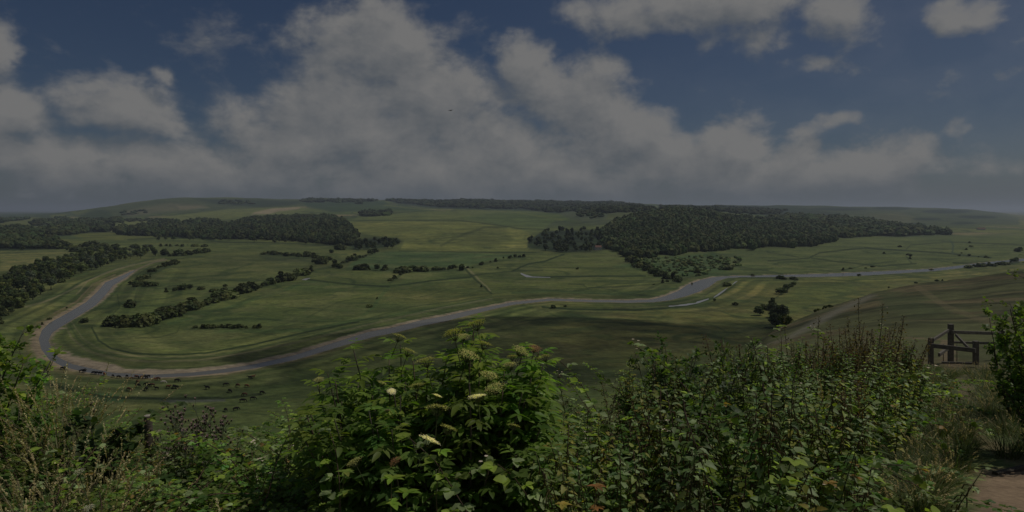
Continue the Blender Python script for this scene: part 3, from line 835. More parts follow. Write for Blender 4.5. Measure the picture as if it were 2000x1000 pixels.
def make_bush(name, seed, H, R, colr, nlobe=7, nleaf=42, ls=.7):
    me = crown_mesh(name, seed, R, -.15 * H, H * 1.05, nlobe, nleaf, ls, colr, squash=.85)
    return link(bpy.data.objects.new(name, me))

class Pool:
    """First use takes the prototype itself, later uses are copies."""
    def __init__(s, protos): s.p = protos; s.used = [False] * len(protos)
    def take(s, i, loc, rz, sc):
        i %= len(s.p)
        if not s.used[i]:
            s.used[i] = True; o = s.p[i]
            o.location = loc; o.rotation_euler = (0, 0, rz); o.scale = (sc, sc, sc) if not hasattr(sc, '__len__') else sc
            return o
        return dup(s.p[i], loc, rz, sc)
    def clean(s):
        for u, o in zip(s.used, s.p):
            if not u:
                for ch in list(o.children): bpy.data.objects.remove(ch)
                bpy.data.objects.remove(o)

belt_cols = [GREEN * 1.15, GREEN * 1.3 * np.array([1.1, 1.05, .8]), GREEN * .8, GREEN * 1.0, GREEN * np.array([1.35, 1.2, 1.7]) * 1.1, GREEN * 1.5 * np.array([1.1, 1, .8])]
belt = Pool([make_tree('broadleaf_tree', 40 + i, 10.5, 4.6, belt_cols[i], 12, 70, .95) for i in range(6)])
bush_cols = [GREEN * .95, GREEN * .75, GREEN * 1.2]
bush_cols += [GREEN * 1.4 * np.array([1.1, 1, .9]), GREEN * .9]
bushes = Pool([make_bush('hedge_bush', 60 + i, [4.0, 3.4, 4.6, 3.0, 5.2][i], [2.6, 3.3, 2.3, 3.6, 2.0][i], bush_cols[i], [7, 9, 6, 10, 7][i]) for i in range(5)])

# woodland belt left of the river
BELT = [(-60,600),(-60,570),(0,556),(30,540),(70,522),(110,512),(150,497),(200,486),(236,488),(300,488),(306,500),(262,508),(215,516),(196,524),(168,530),(140,545),(108,556),(100,566),(84,572),(60,590),(20,612),(-20,628)]
def spread(polypx, n, ymin, ymax, seed, spacing=1.0, persp=True):
    r = np.random.default_rng(seed)
    xs = [p[0] for p in polypx]; ys = [p[1] for p in polypx]
    pts = []; tries = 0
    while len(pts) < n and tries < n * 60:
        tries += 1
        x = r.uniform(min(xs), max(xs)); y = r.uniform(min(ys), max(ys))
        if not in_poly(polypx, np.array([x]), np.array([y]))[0]: continue
        s = (y - 410.) / 100. * spacing
        if all(((x - a) / (17 * s)) ** 2 + ((y - b) / (8 * s)) ** 2 > 1 for a, b in pts): pts.append((x, y))
    return pts
pts = spread(BELT, 185, 0, 0, 3, .44)
pts.sort(key=lambda p: p[0])
r = np.random.default_rng(11)
nb = 0
for x, y in pts:
    g = hit(x, y, 200)
    if g is None: continue
    nb += 1
    k = int(r.integers(0, 6))
    if 165 < x < 200 and y > 505: k = 4 if x < 182 else 2
    sc = r.uniform(.95, 1.55)
    if y > 575: sc *= .75
    o = belt.take(k, g, r.uniform(0, 6.28), (sc * r.uniform(.9, 1.2), sc, sc * r.uniform(.85, 1.1)))
    tag(o, "%s tree, %s from the left in the wooded belt by the river" % (['mid green', 'bright green', 'dark green', 'mid green', 'grey-green', 'yellow-green'][k], ordn(nb)), 'tree', 'trees of the wooded belt left of the river')
# bushes and single trees at the foot of the belt
nb = 0
for x, y, sc in [(8,618,1.1),(22,612,1.1),(36,602,1.0),(2,634,1.2),(50,590,.9),(68,574,1.1),(60,580,1.0),(120,552,1.2),(210,516,1.0)]:
    g = G(x, y); nb += 1
    o = bushes.take(nb, g, r.uniform(0, 6.28), sc * 1.25)
    tag(o, "green bush, %s from the left below the wooded belt" % ordn(nb), 'bush', 'bushes below the wooded belt')

def hedge(desc, pts, h, step, seed, jit=1.0, gap=0.0, kind='dark green bush'):
    """Bushes set out along a line given in pixels on the ground; h = bush height in pixels."""
    r = np.random.default_rng(seed)
    P2 = [np.array(p, float) for p in pts]
    out = []
    for a, b in zip(P2[:-1], P2[1:]):
        L = np.linalg.norm(b - a); n = max(1, int(L / (step * .86)))
        for i in range(n):
            if r.random() < gap: continue
            out.append(a + (b - a) * ((i + r.uniform(.2, .8)) / n) + r.normal(size=2) * np.array([1.2, .7]) * jit)
    out.append(P2[-1])
    out.sort(key=lambda p: p[0])
    for i, p in enumerate(out):
        g = hit(p[0], p[1], 200)
        if g is None: continue
        hm = 1.2 * (h if not hasattr(h, '__len__') else np.interp(p[0], h[0], h[1])) / F * g.y
        sc = hm / 4.0 * r.choice([.5, .7, .9, 1.0, 1.15, 1.35])
        o = bushes.take(int(r.integers(0, 5)), g, r.uniform(0, 6.28), (sc * r.uniform(1.1, 1.9), sc * r.uniform(1.0, 1.4), sc * r.uniform(.8, 1.1)))
        tag(o, "%s, %s from the left %s" % (kind, ordn(i + 1), desc), 'bush', 'bushes ' + desc)
    return len(out)
nb = 0
nb += hedge("in the hedge inside the river bend", [(204,634),(250,636),(285,634),(330,618),(372,604)], ([200,250,380],[13,17,13]), 8.5, 1)
nb += hedge("in the hedge rising across the meadows", [(376,603),(440,583),(500,563),(560,548),(607,530)], ([380,440,500,610],[11,14,12,11]), 8.5, 2)
nb += hedge("in the row above the lone tree", [(262,562),(270,552),(288,540),(300,532),(312,524),(345,514)], 7, 6, 3)
nb += hedge("in the cross hedge by the lone tree", [(264,557),(283,558),(298,559)], 7, 7, 4)
nb += hedge("in the thin inner meadow hedge", [(410,570),(430,569),(450,572),(470,568)], 7, 8, 5)
nb += hedge("of the inner meadow scrub", [(322,570),(338,572),(345,564),(358,566)], 7, 12, 6)
nb += hedge("in the low row along the old channel", [(377,641),(400,641),(440,640),(470,641),(505,641)], 6, 8.5, 7)
nb += hedge("in the dark row in the marsh", [(508,496),(545,498),(585,501)], 6, 7, 8)
nb += hedge("in the row below the valley wood", [(598,500),(625,504),(640,508)], 7, 8, 9)
nb += hedge("in the hedge beside the deep green crop", [(669,514),(690,509),(712,502),(732,494)], 8, 7, 10)
nb += hedge("in the tree row under the deep green crop", [(678,527),(695,527),(728,527),(750,528)], 8, 13, 11, gap=.15)
nb += hedge("in the thick hedge under the crop", [(768,533),(790,532),(808,530),(830,530)], 9, 7, 12)
nb += hedge("in the spaced row right of the thick hedge", [(845,528),(850,528),(868,528),(883,526),(902,528)], 8, 9, 13)
nb += hedge("in the steep hedge by the pale gateway", [(762,553),(768,547),(775,541),(782,535),(790,531)], 10, 5.5, 14)
nb += hedge("in the row at the crop's right corner", [(908,525),(930,523),(945,514),(962,512),(978,506),(998,505),(1022,502)], 6, 11, 15)
nb += hedge("in the scrub belt below the great wood", [(1228,509),(1245,519),(1262,528),(1285,539),(1310,546),(1328,550)], 9, 5.5, 16, jit=1.6)
nb += hedge("of the three dots before the river widens", [(1273,557),(1288,554),(1303,551)], 5, 14, 17, jit=.2)
nb += hedge("in the hedge line to the far bank", [(1512,545),(1525,545),(1548,545),(1555,547)], 6, 8, 18)
nb += hedge("in the hedge running down from the far bank", [(1553,555),(1535,566),(1525,574)], 9, 8, 19)
nb += hedge("of the dots along the right marsh", [(1636,529),(1655,527),(1683,520),(1700,529),(1745,474),(1768,489),(1778,506)], 4.5, 40, 20, jit=.5)
nb += hedge("in the scrub where the river leaves", [(1890,523),(1920,520),(1942,519),(1965,517),(1985,510)], 6, 8, 21)
nb += hedge("in the far row along the right marsh ditch", [(1890,475),(1905,475),(1870,500),(1905,502),(1930,504)], 3.5, 14, 22, jit=.4)
nb += hedge("in the row at the belt's right end", [(318,500),(340,500),(362,499),(385,496),(402,493)], 8, 7, 23)
nb += hedge("in the thin row across the upper marsh", [(312,482),(345,480),(370,481),(400,482)], 4, 9, 24)
nb += hedge("of the clumps behind the belt", [(120,487),(132,487),(150,492),(170,488),(200,489),(222,487)], 13, 11, 25)
nb += hedge("of the reed-bed scrub by the great wood", [(1290,508),(1340,514),(1385,522),(1432,526),(1400,508),(1360,540)], 6, 22, 26, jit=3)
nb += hedge("on the skyline edge of the right spur", [(1716,566),(1765,558),(1800,551),(1840,549)], 3, 30, 27, jit=.3)
nb += hedge("in the dark fringe beside the bare track", [(1590,622),(1608,612),(1622,606)], 5, 6, 28, jit=.6)
for i, (x, y, hp, lab) in enumerate([
    (253,600,17,'big lone round bush at the left of the inner meadow'), (166,630,11,'small lone dark bush right beside the inner river bank'),
    (372,566,11,'dark round bush in the middle of the inner meadow'), (392,566,8,'small bush just right of the dark round bush'),
    (656,522,15,'taller dark tree at the junction of the hedges'), (664,524,11,'broad bush leaning on the taller hedge tree'),
    (627,516,15,'round pale bush above the hedge junction'), (612,514,8,'low bush left of the round pale bush'),
    (722,600,7,'small lone bush on the reedy strip'), (736,584,4,'tiny bush higher up the reedy strip'), (440,560,6,'small bush over the diagonal hedge'),
    (1436,596,7,'small round lone bush on the right meadow'), (1396,589,6,'dark bush on the side channel'), (1420,559,9,'clump between the river and the side channel'),
    (1352,557,5,'little bush on the tip of the bank where the river widens'), (1080,602,8,'spreading dark bush on the old ditch'), (1104,599,4,'low bush right of the spreading ditch bush'),
    (1482,616,18,'left tree of the pair in the right meadow'), (1493,604,12,'small tree above the pair in the right meadow'), (1508,596,14,'narrow tree on the hedge line of the right meadow'),
    (1678,539,5,'dot-like bush on the near bank of the far reach'), (1819,529,5,'dark dot bush standing in the far reach'), (1778,502,6,'dark bush alone on the right marsh'),
    (1470,538,4,'small bush above the far reach'), (940,561,5,'small round bush beside the field track'), (1128,526,5,'small bush in the middle marsh'),
    (972,524,3.5,'tiny bush right of the field track'), (131,603,4,'dark dot bush on the outer levee'), (97,624,5,'lower dark dot bush on the outer levee'), (83,634,5,'lowest dark dot bush on the outer levee'),
    (1990,492,11,'flat-topped dark tree at the right edge of the marsh'), (664,488,14,'pale tree standing before the valley wood'), (648,496,9,'dark bush at the foot of the pale tree')]):
    g = hit(x, y, 200); sc = hp / F * g.y / 4.0
    o = bushes.take(i, g, r.uniform(0, 6.28), (sc * 1.2, sc * 1.2, sc))
    tag(o, lab, 'bush'); nb += 1
# the big dark tree group on the right meadow
bigt = Pool([make_tree('broadleaf_tree', 90 + i, 10, 4.8, GREEN * .85, 13, 70, .8) for i in range(2)])
for i, (x, y, hp, lab) in enumerate([(1512,620,26,'upper left crown of the dark tree group on the right meadow'), (1527,622,28,'upper right crown of the dark tree group on the right meadow'),
    (1516,640,30,'lower left crown of the dark tree group on the right meadow'), (1533,640,27,'lower right crown of the dark tree group on the right meadow'), (1507,606,16,'topmost small crown of the dark tree group')]):
    g = hit(x, y, 150); sc = hp / F * g.y / 10.
    tag(bigt.take(i, g, i * 1.3, (sc * 1.1, sc * 1.1, sc)), lab, 'tree', 'dark tree group on the right meadow')
print("bushes", nb, flush=True)

# individual trees of the grove and of the valley wood's near edge
grove = Pool([make_tree('broadleaf_tree', 80 + i, 13, 6.0, GREEN * [.9, 1.15, .7, 1.0][i] * np.array([1, 1, [1, .9, 1.2, 1.1][i]]), 9, 34, 1.9, .35) for i in range(4)])
def grovetrees(polypx, n, seed, desc, s=1.0, sp=1.0):
    pts = spread(polypx, n, 0, 0, seed, sp); pts.sort(key=lambda p: p[0]); r = np.random.default_rng(seed)
    for i, (x, y) in enumerate(pts):
        g = hit(x, y, 400)
        k = int(r.integers(0, 4)); sc = s * r.uniform(.75, 1.2)
        o = grove.take(k, g, r.uniform(0, 6.28), (sc, sc, sc * r.uniform(.9, 1.15)))
        tag(o, "%s tree, %s from the left %s" % (['dark', 'lighter', 'very dark', 'mid green'][k], ordn(i + 1), desc), 'tree', 'trees ' + desc)
grovetrees(W5, 85, 5, "in the grove at the bright field corner", 1.1, .36)
grovetrees([(690,488),(692,474),(735,470),(772,470),(782,478),(764,487),(730,489)], 34, 6, "in the spur of wood by the bright field", 1.0, .33)
grovetrees([(300,470),(420,470),(520,474),(600,478),(690,482),(690,474),(600,468),(500,462),(420,462),(300,462)], 52, 7, "along the near edge of the valley wood", 1.05, .55)
grovetrees(W2, 30, 8, "in the wood left of the upper pasture", 1.0, .6)

# far-off woods, each one mass
def rough_edge(pl, r):
    out = []
    for (x0, y0), (x1, y1) in zip(pl, pl[1:] + pl[:1]):
        n = max(1, int(abs(x1 - x0) / 7))
        for i in range(n):
            t = i / n; out.append((x0 + (x1 - x0) * t + r.normal() * 1.5, y0 + (y1 - y0) * t + r.normal() * .9))
    return out
def woods(name, polys, label, cat, spacing, R, H, seed, Yr, leaves=26, tone=1.0, lift=.5, varh=.3):
    r = np.random.default_rng(seed)
    mb = MB(); tot = 0
    Vs, Ts, Cs = [], [], []; off = 0
    LV, LC = [], []
    for pl in polys:
        # points on the ground, from the outline's extent
        pl = rough_edge(pl, r); cor = [hit(px, py, 300) for px, py in pl]; cor = [c for c in cor if c is not None]
        X0, X1 = min(c.x for c in cor) - 50, max(c.x for c in cor) + 50
        Y0, Y1 = max(min(c.y for c in cor) - 50, Yr[0]), min(max(c.y for c in cor) + 50, Yr[1])
        y = Y0
        while y < Y1:
            sp = spacing * max(1.0, (y / 1700.) ** .9)
            x = np.arange(X0, X1, sp); x = x + r.uniform(-.45, .45, len(x)) * sp
            yy = y + r.uniform(-.45, .45, len(x)) * sp
            zz = height(x, yy)
            px, py = project(x, yy, zz)
            ok = in_poly(pl, px, py)
            # only those in line of sight (terrain may hide the rest)
            x, yy, zz = x[ok], yy[ok], zz[ok]
            k = sp / spacing
            for a, b, c in zip(x, yy, zz):
                s = R * k * r.choice([.6, .8, 1.0, 1.15, 1.45]); h = H * r.uniform(1 - varh, 1 + varh) * (.8 + .5 * vnoise(np.array([a / 60.]), np.array([b / 60.]))[0]) * min(k, 1.35)
                sh = ICO1 * np.array([s, s, h * .55]) * (1 + .16 * r.normal(size=(len(ICO1), 1)))
                ct = np.array([a, b, c + h * lift])
                cc = GREEN * tone * .85 * r.choice([.7, .8, .9, 1.0, 1.1, 1.3]) * (.8 + .45 * vnoise(np.array([a / 90. + 50]), np.array([b / 90.]))[0]) * np.array([r.uniform(.85, 1.25), 1, r.uniform(.85, 1.15)])
                Vs.append(sh + ct); Ts.append(ICO1T + off); off += len(ICO1)
                Cs.append(np.broadcast_to(cc, (len(ICO1), 3)) * r.uniform(.85, 1.15, (len(ICO1), 1)))
                if leaves:
                    D = rand_dirs(r, leaves, -.2)
                    N = D + r.normal(size=D.shape) * .5; N /= np.linalg.norm(N, axis=1)[:, None]
                    v, q, c2 = quads_at(ct + D * np.array([s, s, h * .55]) * 1.03, N, s * .42 * r.uniform(.6, 1.3, leaves), cc * r.uniform(.8, 1.25, (leaves, 1)), r)
                    LV.append(v); LC.append(c2)
                tot += 1
            y += sp
    if not Vs: return
    V = np.concatenate(Vs); C = np.concatenate(Cs); T = np.concatenate(Ts)
    mb.add(V, None, T, C)
    if LV:
        v = np.concatenate(LV); mb.add(v, np.arange(len(v)).reshape(-1, 4), None, np.concatenate(LC))
    o = mb.obj(name, mat_wood_leaf, None, smooth=False)
    tag(o, label, cat, kind='stuff')
    print(name, tot, flush=True)
woods('valley_wood', [W3], 'dark deciduous wood filling the middle of the valley left of the bright field', 'wood', 13, 6.5, 13, 31, (1500, 3300), 14, .8)
woods('great_wood', [W6], 'broad wooded hillside covering the slope right of centre', 'wood', 11.5, 6.4, 13, 32, (1150, 2700), 16, 1.05)
woods('far_right_wood', [W6b], 'lower hazy wood behind the great wooded hillside', 'wood', 17, 9, 14, 33, (1700, 4000), 10, 1.1)
woods('left_woods', [W2b, W2, [(60,436),(110,432),(120,436),(70,440)], [(150,431),(235,429),(238,434),(200,437),(150,436)], [(-10,433),(60,425),(100,420.5),(140,418),(140,420),(100,423),(60,428),(-10,437)], [(230,446),(250,444),(252,460),(225,456)], [(110,424),(124,428),(150,436),(146,438),(118,430)]], 'patchy dark woods on the plain at the far left', 'wood', 15, 8, 12, 34, (1500, 4500), 10, .85)
woods('ridge_wood', [[(748,391),(1000,391.5),(1250,397),(1255,406),(1150,409),(1080,414),(1030,408),(960,407),(860,404),(790,397)], [(582,391),(640,390),(720,391.5),(740,393),(700,395),(600,394)],
    [(1150,412),(1240,404),(1280,411),(1200,416)], [(705,417),(765,415),(760,421),(706,423)], [(1290,406),(1400,406),(1540,412),(1500,420),(1400,413),(1300,412)]],
    'long dark belt of woodland along the far ridge', 'wood', 16, 9, 13, 35, (2400, 8000), 6, .7, .35)
woods('downland_scrub', [[(240,430),(330,426),(335,430),(250,434)], [(425,392),(490,393),(500,399),(430,399)], [(520,424),(600,420),(640,424),(560,428)], [(1130,412),(1180,414),(1170,428),(1130,424)], [(236,416),(280,411),(300,416),(240,420)]],
    'scattered dark scrub patches on the distant downs', 'scrub', 24, 7, 7, 36, (2400, 7500), 6, .8)
woods('marsh_scrub', [[(1228,510),(1262,506),(1300,504),(1350,501),(1400,500),(1440,504),(1452,512),(1430,524),(1400,533),(1370,540),(1335,549),(1300,538),(1262,524)]],
    'low mottled green scrub on the marsh below the great wood', 'scrub', 19, 3.6, 3.6, 37, (600, 1400), 12, 1.7, .3, .5)
belt.clean(); bushes.clean(); bigt.clean(); grove.clean()

# ---------------------------------------------------------------- cottages
wall_m = simple_mat('whitewash', (.62, .60, .55), .8, .2, .08, 2)
roof_m = simple_mat('roof_tile', (.20, .11, .08), .85, .2, .2, 4)
pane_m = simple_mat('window_pane', (.03, .035, .04), .15, .6)
def cottage(px, py, w, d, h, rz, label, Y=None):
    g = hit(px, py, 400)
    root = empty('cottage', g, rz); tag(root, label, 'house', 'white houses of the valley')
    mb = MB(); e = w / 2; f_ = d / 2; rh = d * .45
    V = [(-e,-f_,-1),(e,-f_,-1),(e,f_,-1),(-e,f_,-1),(-e,-f_,h),(e,-f_,h),(e,f_,h),(-e,f_,h),(-e,0,h+rh),(e,0,h+rh)]
    mb.add(V, [(0,1,5,4),(1,2,6,5),(2,3,7,6),(3,0,4,7)], [(4,8,7),(5,6,9)]); mb.obj('wall', wall_m, root, False)
    mb = MB(); o_ = .5; t = .25
    for s_ in (-1, 1):
        a = np.array([(-e-o_, s_*(f_+o_), h-.25), (e+o_, s_*(f_+o_), h-.25), (e+o_, 0, h+rh+.12), (-e-o_, 0, h+rh+.12)])
        b = a + (0, 0, t); V = np.concatenate([a, b])
        mb.add(V, [(0,1,2,3),(7,6,5,4),(0,4,5,1),(1,5,6,2),(2,6,7,3),(3,7,4,0)])
    rf = mb.obj('roof', roof_m, root, False)
    mb = MB(); mb.box_between((e*.6, 0, h+rh*.5), (e*.6, 0, h+rh+1.6), 1.1, .9); mb.obj('chimney', roof_m, rf, False)
    for i in range(max(2, int(w / 3.2))):
        x = -e + (i + .5) * w / max(2, int(w / 3.2))
        mb = MB(); mb.box_between((x, -f_-.03, h*.45), (x, -f_-.03, h*.45+1.3), 1.0, .12); mb.obj('window', pane_m, root, False)
for i, a in enumerate([(255,452,14,8,6,.2,'leftmost white cottage among the village trees'), (264,451,18,9,7,-.3,'second white cottage among the village trees'), (277,450,13,8,6,.4,'third white cottage, by the end of the village'),
    (347,452,12,8,5,.1,'lone white cottage right of the village'), (1168,488,14,8,6,.2,'pale farmhouse beside the grove'), (1916,449,34,10,5,0,'long white building on the far right flat')]): cottage(*a)

# ---------------------------------------------------------------- cattle
hide_m = {}
for nm, c in [('black', (.014, .012, .011)), ('brown', (.11, .055, .03)), ('red', (.17, .06, .028)), ('white', (.55, .50, .42))]:
    hide_m[nm] = simple_mat('hide_' + nm, c, .8, .15, .15, 3)
def skin_mesh(name, verts, edges, radii, sub=1, root=0):
    me = bpy.data.meshes.new(name); me.from_pydata(verts, edges, []); me.update()
    o = bpy.data.objects.new(name + '_tmp', me); COL.objects.link(o)
    md = o.modifiers.new('s', 'SKIN'); md.use_smooth_shade = True
    for i, rr in enumerate(radii):
        v = me.skin_vertices[0].data[i]
        v.radius = rr if hasattr(rr, '__len__') else (rr, rr)
        v.use_root = (i == root)
    if sub: o.modifiers.new('u', 'SUBSURF').levels = sub; o.modifiers[-1].render_levels = sub
    dg = bpy.context.evaluated_depsgraph_get(); dg.update()
    out = bpy.data.meshes.new_from_object(o.evaluated_get(dg)); out.name = name
    bpy.data.objects.remove(o); bpy.data.meshes.remove(me)
    return out
def cow_mesh(name, grazing):
    # x forward, z up; rump, barrel, shoulder, neck, head, muzzle, legs with hock/knee, tail
    V = [(-.85,0,1.15),(-.45,0,1.08),(0,0,1.02),(.42,0,1.06),(.72,0,1.12)]
    R = [(.26,.27),(.33,.33),(.36,.38),(.33,.36),(.24,.27)]
    E = [(0,1),(1,2),(2,3),(3,4)]
    if grazing: nk = [(.98,0,.95),(1.20,0,.62),(1.34,0,.34),(1.44,0,.12)]
    else: nk = [(.98,0,1.28),(1.20,0,1.42),(1.42,0,1.34),(1.62,0,1.22)]
    nr_ = [(.17,.20),(.13,.15),(.12,.13),(.08,.08)]
    p = 4
    for v, q in zip(nk, nr_): V.append(v); R.append(q); E.append((p, len(V)-1)); p = len(V)-1
    hd = len(V) - 2
    for s_ in (-1, 1):   # ears
        e = V[hd]; V.append((e[0]-.06, s_*.24, e[2]+.08)); R.append((.03,.03)); E.append((hd, len(V)-1))
    for s_ in (-1, 1):
        for (x0, j, x1, x2) in ((-.72, 0, -.86, -.78), (.55, 3, .57, .55)):
            k = len(V); dx = random.uniform(-.1, .1)
            V += [(x0, s_*.22, .78), (x1+dx*.5, s_*.22, .42), (x2+dx, s_*.22, .06)]
            R += [(.13,.13), (.065,.065), (.06,.06)]; E += [(j, k), (k, k+1), (k+1, k+2)]
    k = len(V); V += [(-1.12,0,1.12),(-1.17,0,.6)]; R += [(.03,.03),(.03,.03)]; E += [(0,k),(k,k+1)]
    return skin_mesh(name, V, E, R, 1, 2)
cow_mes = [cow_mesh('cow', True), cow_mesh('cow', False)]
COWS = [(122,724,'k'),(128,724.5,'k'),(160,729.5,'k'),(165,730,'k'),(184,733,'k'),(190,733.5,'k'),(196,734,'k'),(204,736,'r'),(221,739,'k'),(232,741,'k'),(248,740,'k'),
 (255,745,'n'),(266,741,'r'),(271,742,'k'),(277,742,'r'),(283,741.5,'k'),(289,741,'k'),(301,746,'r'),(309,745,'n'),(319,753,'w'),(346,749,'k'),(269,752,'n'),(270,762,'k'),(287,759,'k'),(292,761,'k'),(298,761,'n'),
 (286,767,'k'),(306,765.5,'k'),(252,768,'n'),(329,763,'r'),(340,763,'k'),(346,763,'k'),(405,763,'k'),(441,757,'k'),(449,768,'k'),(465,758,'n'),(482,758,'r'),(489,745,'k'),(494,744,'n'),(494,781,'k'),(474,786,'k'),(441,804,'k'),(461,802,'k'),(512,770,'k'),(478,774,'n')]
rr_ = np.random.default_rng(5)
cnt = {}
NM = {'k': 'black', 'n': 'brown', 'r': 'red', 'w': 'white'}
firsts = {}
for i, (x, y, c) in enumerate(COWS):
    g = G(x, y); g.z = hz(g.x, g.y) - .02
    gi = int(rr_.random() < .35)
    if not firsts:
        for k in (0, 1):
            cow_mes[k].materials.clear(); cow_mes[k].materials.append(hide_m['black'])
            firsts[k] = None
    o = bpy.data.objects.new('cow', cow_mes[gi]); link(o)
    o.material_slots[0].link = 'OBJECT'; o.material_slots[0].material = hide_m[NM[c]]
    o.location = g
    o.rotation_euler = (0, 0, rr_.choice([0, math.pi]) + rr_.normal() * .5)
    s = 1.3 * rr_.uniform(.88, 1.08); o.scale = (s, s, s)
    zone = 'on the river bank' if y < 744 and x < 300 else ('in the meadow herd' if y < 770 and x < 360 else 'right of the herd')
    cnt[(c, zone)] = cnt.get((c, zone), 0) + 1
    tag(o, "%s cow %s, %s of its colour from the left" % ({'k': 'black', 'n': 'dark brown', 'r': 'reddish brown', 'w': 'white'}[c] + ('' if gi else ' grazing'), zone, ordn(cnt[(c, zone)])) if c != 'w' else "only white cow in the herd on the river meadow", 'cow', 'cattle grazing by the river')

# ---------------------------------------------------------------- bird
mb = MB(); bl = simple_mat('black_plumage', (.02, .02, .022), .7, .2)
g = P(880, 216, 85)
bird = empty('bird', g, .9); tag(bird, 'small dark bird gliding against the clouds', 'bird')
V = [(-.24,0,0),(-.12,0,0),(0,0,0),(.12,0,.01),(.22,0,.03)]
me = skin_mesh('body', V, [(0,1),(1,2),(2,3),(3,4)], [(.04,.012),(.045,.04),(.06,.055),(.045,.045),(.02,.02)], 1, 2)
me.materials.append(bl); link(bpy.data.objects.new('body', me), bird)
for s_ in (-1, 1):
    W = np.array([(.08,.03*s_,.02),(-.08,.03*s_,.015),(.12,.22*s_,.09),(-.06,.20*s_,.07),(.04,.46*s_,.03),(-.05,.44*s_,.02)])
    W = np.concatenate([W, W + (0, 0, .012)])
    mb = MB(); mb.add(W, [(0,1,3,2),(2,3,5,4),(6,8,9,7),(8,10,11,9),(0,2,8,6),(2,4,10,8),(4,5,11,10),(5,3,9,11),(3,1,7,9),(1,0,6,7)])
    mb.obj('wing', bl, bird)
# ================================================================ foreground vegetation
mat_leaf = leaf_mat('leaf', rough=.5, trans=.44, spec=.25, nscale=9, var=.22, objvar=.18)
mat_stem = leaf_mat('stem', rough=.7, trans=0, spec=.2, nscale=20, var=.2, objvar=.1)
mat_grass = leaf_mat('grass_blade', rough=.6, trans=.25, spec=.2, nscale=4, var=.2, objvar=.2)
mat_petal = leaf_mat('blossom', rough=.8, trans=.25, spec=.1, nscale=30, var=.12, objvar=.05)

def leaf_tpl(wid=.5, peak=.38, fold=.22, droop=.18, n=6, serr=0.0, tip=1.0):
    """unit-length leaf along +x, blade in xy, midrib lowered; returns V, Q"""
    V = []
    for i in range(n):
        t = i / (n - 1)
        if i == 0: w_ = .02
        elif i == n - 1: w_ = .004
        else:
            w_ = wid * .5 * (math.sin(math.pi * t ** (math.log(.5) / math.log(peak)))) ** .75
            w_ *= 1 + serr * (1 if i % 2 else -1)
        z = -droop * t * t
        V += [(t, -w_, z + fold * w_), (t, 0, z), (t, w_, z + fold * w_)]
    Q = []
    for i in range(n - 1):
        a = i * 3
        Q += [(a, a+3, a+4, a+1), (a+1, a+4, a+5, a+2)]
    return np.array(V), np.array(Q)
LEAF_GAIN = np.array([1.68, 1.60, 1.38])
L_NET = leaf_tpl(.58, .30, .25, .28, 7, .10)
L_BRAM = leaf_tpl(.78, .42, .22, .20, 7, .06)
L_ELD = leaf_tpl(.40, .38, .30, .22, 7, .05)
L_HAW = leaf_tpl(.75, .55, .2, .1, 4)
L_LONG = leaf_tpl(.16, .3, .3, .5, 7)
L_THI = leaf_tpl(.30, .35, .4, .35, 9, .45)
def put(mb, tpl, p, d, L, colr, roll=0.0, up=(0, 0, 1), wscale=1.0):
    V, Q_ = tpl; colr = np.asarray(colr) * LEAF_GAIN
    M = rot_from(d, roll, up)
    mb.add((V * np.array([L, L * wscale, L])) @ M.T + np.asarray(p), Q_, None, colr)
def vcol(r, base, v=.25, h=.15):
    return np.asarray(base) * r.uniform(1 - v, 1 + v) * np.array([r.uniform(1 - h, 1 + h), 1, r.uniform(1 - h, 1 + h)])
def curve(p0, d0, L, n, bend, r, wob=.05):
    """points of a stem that starts along d0 and bends by `bend` (vector added per unit length)"""
    pts = [np.asarray(p0, float)]; d = np.asarray(d0, float); d = d / np.linalg.norm(d)
    for i in range(n - 1):
        d = d + np.asarray(bend) * L / n + r.normal(size=3) * wob; d /= np.linalg.norm(d)
        pts.append(pts[-1] + d * L / (n - 1))
    return np.array(pts)
def along(pts, t):
    x = t * (len(pts) - 1); i = min(int(x), len(pts) - 2); f = x - i
    d = pts[i + 1] - pts[i]
    return pts[i] * (1 - f) + pts[i + 1] * f, d / (np.linalg.norm(d) + 1e-9)

class Plant:
    def __init__(s, name): s.name = name; s.parts = {}
    def __getitem__(s, k):
        if k not in s.parts: s.parts[k] = MB()
        return s.parts[k]
    def build(s, mats):
        root = empty(s.name, (0, 0, -50))
        for k, mb in s.parts.items():
            mb.obj(k, mats.get(k, mat_leaf), root)
        return root
MATS = {'foliage': mat_leaf, 'stem': mat_stem, 'blossom': mat_petal, 'seed_head': mat_stem, 'blade': mat_grass, 'catkin': mat_stem, 'thistle_head': mat_stem}

